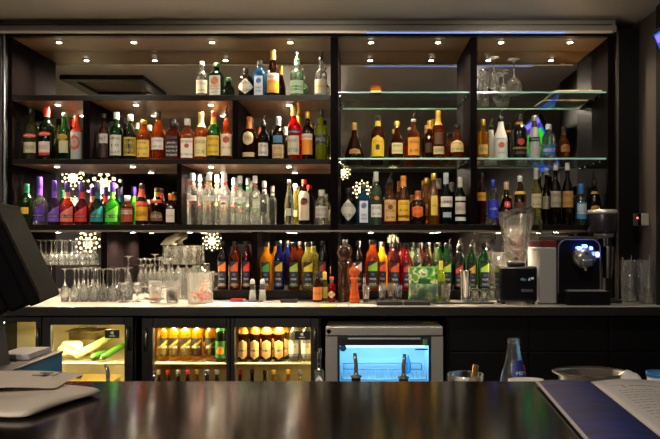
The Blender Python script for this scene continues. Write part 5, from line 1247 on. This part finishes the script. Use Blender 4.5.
lg.build('print', mat('1c1c20', .6), r2)
# menu
mn = thing('menu_booklet', 'open menu with blue left page and white text page on the counter', 'menu', (X(600, 1.45), 1.42, BT + .0008))
ox_, oy_ = mn.location.x, mn.location.y
def page(x0, x1, y0, y1, lift0, lift1, z, th, name, m, par, skew=.045):
    vs = []; fs = []; nu, nv = 10, 12
    for s_ in (0, 1):
        for j in range(nv + 1):
            for i in range(nu + 1):
                u, v = i / nu, j / nv
                vs.append((x0 + (x1 - x0) * u + skew * (v - 1) - ox_, y0 + (y1 - y0) * v - oy_, z + s_ * th + lift0 * (1 - u) ** 2 * (.4 + .6 * v) + lift1 * math.sin(PI * u)))
    n = (nu + 1) * (nv + 1)
    for j in range(nv):
        for i in range(nu):
            q_ = j * (nu + 1) + i; fs.append((q_, q_ + nu + 1, q_ + nu + 2, q_ + 1)); q_ += n; fs.append((q_, q_ + 1, q_ + nu + 2, q_ + nu + 1))
    loop = [i for i in range(nu + 1)] + [(j + 1) * (nu + 1) - 1 for j in range(1, nv + 1)] + [nv * (nu + 1) + i for i in range(nu - 1, -1, -1)] + [j * (nu + 1) for j in range(nv - 1, 0, -1)]
    for k_ in range(len(loop)):
        p_, q_ = loop[k_], loop[(k_ + 1) % len(loop)]; fs.append((p_, q_, q_ + n, p_ + n))
    return MB().add(vs, fs, True).build(name, m, par)
mB, nt, out = new_mat('menu_blue_print')
p = nt.nodes.new('ShaderNodeBsdfPrincipled'); p.inputs['Roughness'].default_value = .5; p.inputs['Specular IOR Level'].default_value = .2
tc = nt.nodes.new('ShaderNodeTexCoord'); mp = nt.nodes.new('ShaderNodeMapping'); mp.inputs['Scale'].default_value = (4, 14, 1); nz = nt.nodes.new('ShaderNodeTexNoise'); nz.inputs['Scale'].default_value = 2.5
rp = nt.nodes.new('ShaderNodeValToRGB')
for k_, (pos, c) in enumerate([(.3, '060c38'), (.55, '0a1870'), (.68, '141c90'), (.8, '401450')]):
    el = rp.color_ramp.elements[k_] if k_ < 2 else rp.color_ramp.elements.new(pos); el.position = pos; el.color = (*lin(c), 1)
nt.links.new(tc.outputs['Object'], mp.inputs[0]); nt.links.new(mp.outputs[0], nz.inputs['Vector']); nt.links.new(nz.outputs['Fac'], rp.inputs[0]); nt.links.new(rp.outputs[0], p.inputs['Base Color']); nt.links.new(p.outputs[0], out.inputs[0])
PW_ = mat('b8b4b8', .6)
xa, xs_, xb = X(536, 1.65), X(598, 1.61), X(598, 1.61) + .17
y0_, y1_ = 1.02, 1.655
page(xa, xs_, y0_, y1_, .004, .006, .000, .0035, 'cover', PW_, mn)
page(xs_ + .0005, xb, y0_, y1_ + .01, 0, .007, .000, .0035, 'cover', PW_, mn)
page(xa + .006, xs_ - .002, y0_ + .005, y1_ - .008, .004, .006, .004, .0012, 'blue_page', mB, mn)['label'] = 'dark blue printed page'
wp = page(xs_ + .001, xb - .003, y0_ + .005, y1_ + .004, 0, .007, .004, .0012, 'white_page', mat('d0ccd0', .6), mn)
rnd = random.Random(4); tmat = mat('8c848c', .6)
def wz(x): return .0052 + .007 * math.sin(PI * (x + ox_ - xs_ - .001) / (xb - xs_ - .004)) + .0003
def bar_(tx, x0, x1, y, h): 
    n_ = 4
    sk_ = .045 * ((y - y0_) / (y1_ - y0_) - 1)
    for q_ in range(n_):
        a_ = x0 + (x1 - x0) * q_ / n_; b_ = x0 + (x1 - x0) * (q_ + 1) / n_
        tx.add([(a_ - ox_ + sk_, y - h / 2 - oy_, wz(a_ - ox_)), (b_ - ox_ + sk_, y - h / 2 - oy_, wz(b_ - ox_)), (b_ - ox_ + sk_, y + h / 2 - oy_, wz(b_ - ox_)), (a_ - ox_ + sk_, y + h / 2 - oy_, wz(a_ - ox_))], [(0, 1, 2, 3)])
lx = xs_ + .03
tx = MB(); bar_(tx, lx - .002, lx + .020, 1.595, .0035); bar_(tx, lx + .020, lx + .025, 1.580, .030); tx.build('heading_mark', tmat, wp, recalc=False)
q_ = lx + .036; tx = MB()
for w_ in (.011, .024, .012, .006, .010): bar_(tx, q_, q_ + w_, 1.582, .009); q_ += w_ + .003
tx.build('heading', tmat, wp, recalc=False)
y_ = 1.54
for k_ in range(24):
    q_ = lx; end = lx + rnd.uniform(.06, .105); tx = MB()
    while q_ < end: w_ = rnd.uniform(.006, .018); bar_(tx, q_, q_ + w_, y_, .0045); q_ += w_ + .003
    tx.build('text_line', tmat, wp, recalc=False)
    y_ -= .020 if k_ % 2 == 0 else .026

# ------------------------------------------------------------------ television on the right wall
tv = thing('television', 'flat television tilted down high on the right wall', 'television', (RX1 - .001, 3.0, 2.45))
T = Matrix.Translation((X(651.5, 3.4) - RX1 + .001, .40, Z(33, 3.4) - 2.45)) @ Matrix.Rotation(math.radians(-24), 4, 'Y')
MB().box(0, .035, -.80, 0, -.46, 0, .004, M=T).build('casing', mat('08080a', .3), tv)
vs = lambda y0, y1, z0, z1, d=.001: MB().add([(-d, y0, z0), (-d, y1, z0), (-d, y1, z1), (-d, y0, z1)], [(0, 1, 2, 3)], False, T)
sc_ = MB().box(-.0008, .0, -.785, -.012, -.445, -.015, M=T).build('screen', emit('2050d0', .9), tv); sc_['label'] = 'lit blue screen with green field'
MB().box(-.0014, -.0009, -.75, -.06, -.36, -.10, M=T).build('screen_picture', emit('28d028', .8), sc_)
MB().box(-.0014, -.0009, -.78, -.02, -.060, -.024, M=T).build('screen_banner', emit('9080f0', .8), sc_)
MB().box(-.0022, -.0015, -.50, -.030, -.098, -.066, M=T).build('screen_banner', emit('6020a0', .8), sc_)
MB().tube([(.02 + T.translation.x, 0, -.20), (-.001, 0, -.20)], .02, 10).build('wall_arm', BLACK, tv)
# ------------------------------------------------------------------ the room behind the camera, seen in the mirror
def vX(px, Yr): return (px - 362.0) * (9.0 - Yr) / F
def vZ(py, Yr): return CZ - (py - 240.0) * (9.0 - Yr) / F
cs_ = thing('ceiling_cassette', 'square dark framed air vent set in the ceiling above the bar', 'air vent', (vX(116, 3.15), 3.15, CEIL - .001))
MB().box(-.33, .33, -.33, -.24, -.035, 0).box(-.33, .33, .24, .33, -.035, 0).box(-.33, -.24, -.24, .24, -.035, 0).box(.24, .33, -.24, .24, -.035, 0).build('frame', mat('151214', .5), cs_)
gr = MB()
for k_ in range(12): gr.box(-.24, .24, -.235 + k_ * .04, -.215 + k_ * .04, -.012, -.004)
gr.build('grille', mat('6c5c48', .6), cs_)
# tiny warm emergency lamp
el_ = thing('emergency_lamp', 'small orange lamp on the ceiling, seen in the mirror', 'lamp', (vX(376, 2.9), 2.9, CEIL - .001))
MB().box(-.05, .05, -.03, .03, -.03, 0, .006).build('housing', mat('201810', .5), el_); MB().box(-.042, .042, -.0325, -.0300, -.024, -.006).box(-.042, .042, .0300, .0325, -.024, -.006).build('lens', emit('ff7818', 6), el_)
def flower(px, py, rpx, Yr, power=3.2):
    R = rpx * (9 - Yr) / F; zc = vZ(py, Yr); x = vX(px, Yr)
    r = thing('snowflake_lamp', '', 'lamp', (x, Yr, zc))
    pet = MB()
    for k_ in range(10):
        a = 2 * PI * k_ / 10
        for (r0, r1, w_) in ((.16, .50, .10), (.56, .78, .13), (.84, 1.0, .09)):
            M = Matrix.Rotation(a + (.31 if r0 == .84 else 0), 4, 'Y')
            pet.prism([(r0 * R, 0), ((r0 + r1) / 2 * R, w_ * R), (r1 * R, 0), ((r0 + r1) / 2 * R, -w_ * R)], -.004, .004, 'y', M)
    pet.lathe([(.13 * R, -.004), (.13 * R, .004)], 12, M=Matrix.Rotation(PI / 2, 4, 'X'))
    pet.build('petals', emit('ffeab0', power), r)
    MB().tube([(0, 0, R), (0, 0, CEIL - zc - .001)], .004, 6).build('wire', BLACK, r)
    MB().tube([(R * 1.03 * math.cos(2 * PI * k_ / 24), 0, R * 1.03 * math.sin(2 * PI * k_ / 24)) for k_ in range(25)], .005, 6).build('ring', BLACK, r)
    return r
fl = [(73, 178, 12, 1.2), (75, 203, 7, 1.0), (104, 186, 18, .6), (88, 243, 13, .9), (212, 241, 10, .2), (343, 172, 8, -.8), (362, 190, 10, -.6), (393, 240, 6, -1.0)]
places = ['highest small one at the left', 'lowest small one at the left', 'large one at the left', 'one just above the glasses at the left', 'one above the fruit tub', 'left one of the middle pair', 'right one of the middle pair', 'tiny one above the syrups']
for (a, b, c, d_), nm in zip(fl, places):
    tag(flower(a, b, c, d_), 'lit snowflake ornament reflected in the mirror, ' + nm)
# unseen dome lamps added behind the photographer as front fill
for i, x in enumerate((-3.0, -1.3, -.44)):
    r = thing('fill_dome_lamp', 'added dome lamp giving front fill from behind the photographer, ' + ['left one', 'middle one', 'right one'][i], 'lamp', (x, -2.0, CEIL - .001))
    MB().lathe([(.15, -.02), (.155, 0)], 28, cap=False).build('rim', CHROME, r)
    MB().lathe([(.001, -.075), (.06, -.07), (.11, -.05), (.145, -.02)], 28, cap=False).build('dome', emit('ffe2b8', 2.0), r)
    li = bpy.data.lights.new('dome_fill', 'SPOT'); li.energy = 140; li.color = (1, .87, .72); li.shadow_soft_size = .10; li.spot_size = math.radians(150); li.spot_blend = .5
    o = bpy.data.objects.new('dome_fill', li); col.objects.link(o); o.parent = r; o.location = (0, 0, -.12)
    o.rotation_euler = (math.radians(14), 0, 0)
# spotlights added over the aisle to fill the bottle fronts with light
for i, (px, e_) in enumerate(((20, 30), (150, 30), (285, 26), (334, 32), (473.5, 42))):
    Yr = 2.57; x = min(vX(px, Yr), 1.60)
    r = thing('fill_spotlight', 'added fill spotlight in the ceiling over the aisle, %s from the left' % nth[i], 'spotlight', (x, Yr, CEIL - .001))
    MB().lathe([(.045, -.004), (.052, 0)], 24, cap=False).lathe([(.036, -.002), (.045, -.004)], 24, cap=False).build('ring', CHROME, r)
    MB().lathe([(.034, -.003), (.035, -.001)], 20).build('lens', emit('fff0d8', 8), r)
    li = bpy.data.lights.new('fill_spot_lamp', 'SPOT'); li.energy = e_ * SPW; li.color = (1, .86, .68); li.spot_size = math.radians(80); li.spot_blend = .7; li.shadow_soft_size = .035
    o = bpy.data.objects.new('fill_spot_lamp', li); col.objects.link(o); o.parent = r; o.location = (0, 0, -.012)
    o.rotation_euler = Vector((0, 1.75, -.95)).to_track_quat('-Z', 'Y').to_euler()

# ------------------------------------------------------------------ world, camera, view
w = bpy.data.worlds.new('world'); sc.world = w; w.use_nodes = True
w.node_tree.nodes['Background'].inputs[0].default_value = (.5, .45, .4, 1); w.node_tree.nodes['Background'].inputs[1].default_value = .01
cam = bpy.data.cameras.new('camera'); co = bpy.data.objects.new('camera', cam); col.objects.link(co)
cam.sensor_width = 36; cam.lens = 36 * F / 660
cam.shift_x = -32 / 660; cam.shift_y = 20.5 / 660
co.location = (0, 0, CZ); co.rotation_euler = (PI / 2, 0, 0)
cam.clip_start = .05
sc.camera = co
vs_ = sc.view_settings
vs_.view_transform = 'Standard'; vs_.look = 'None'; vs_.gamma = 1; vs_.exposure = .68
c_ = sc.cycles
c_.max_bounces = 14; c_.transparent_max_bounces = 40; c_.transmission_bounces = 14; c_.glossy_bounces = 6; c_.diffuse_bounces = 4
c_.caustics_reflective = True; c_.caustics_refractive = True; c_.sample_clamp_indirect = 6
c_.use_denoising = True
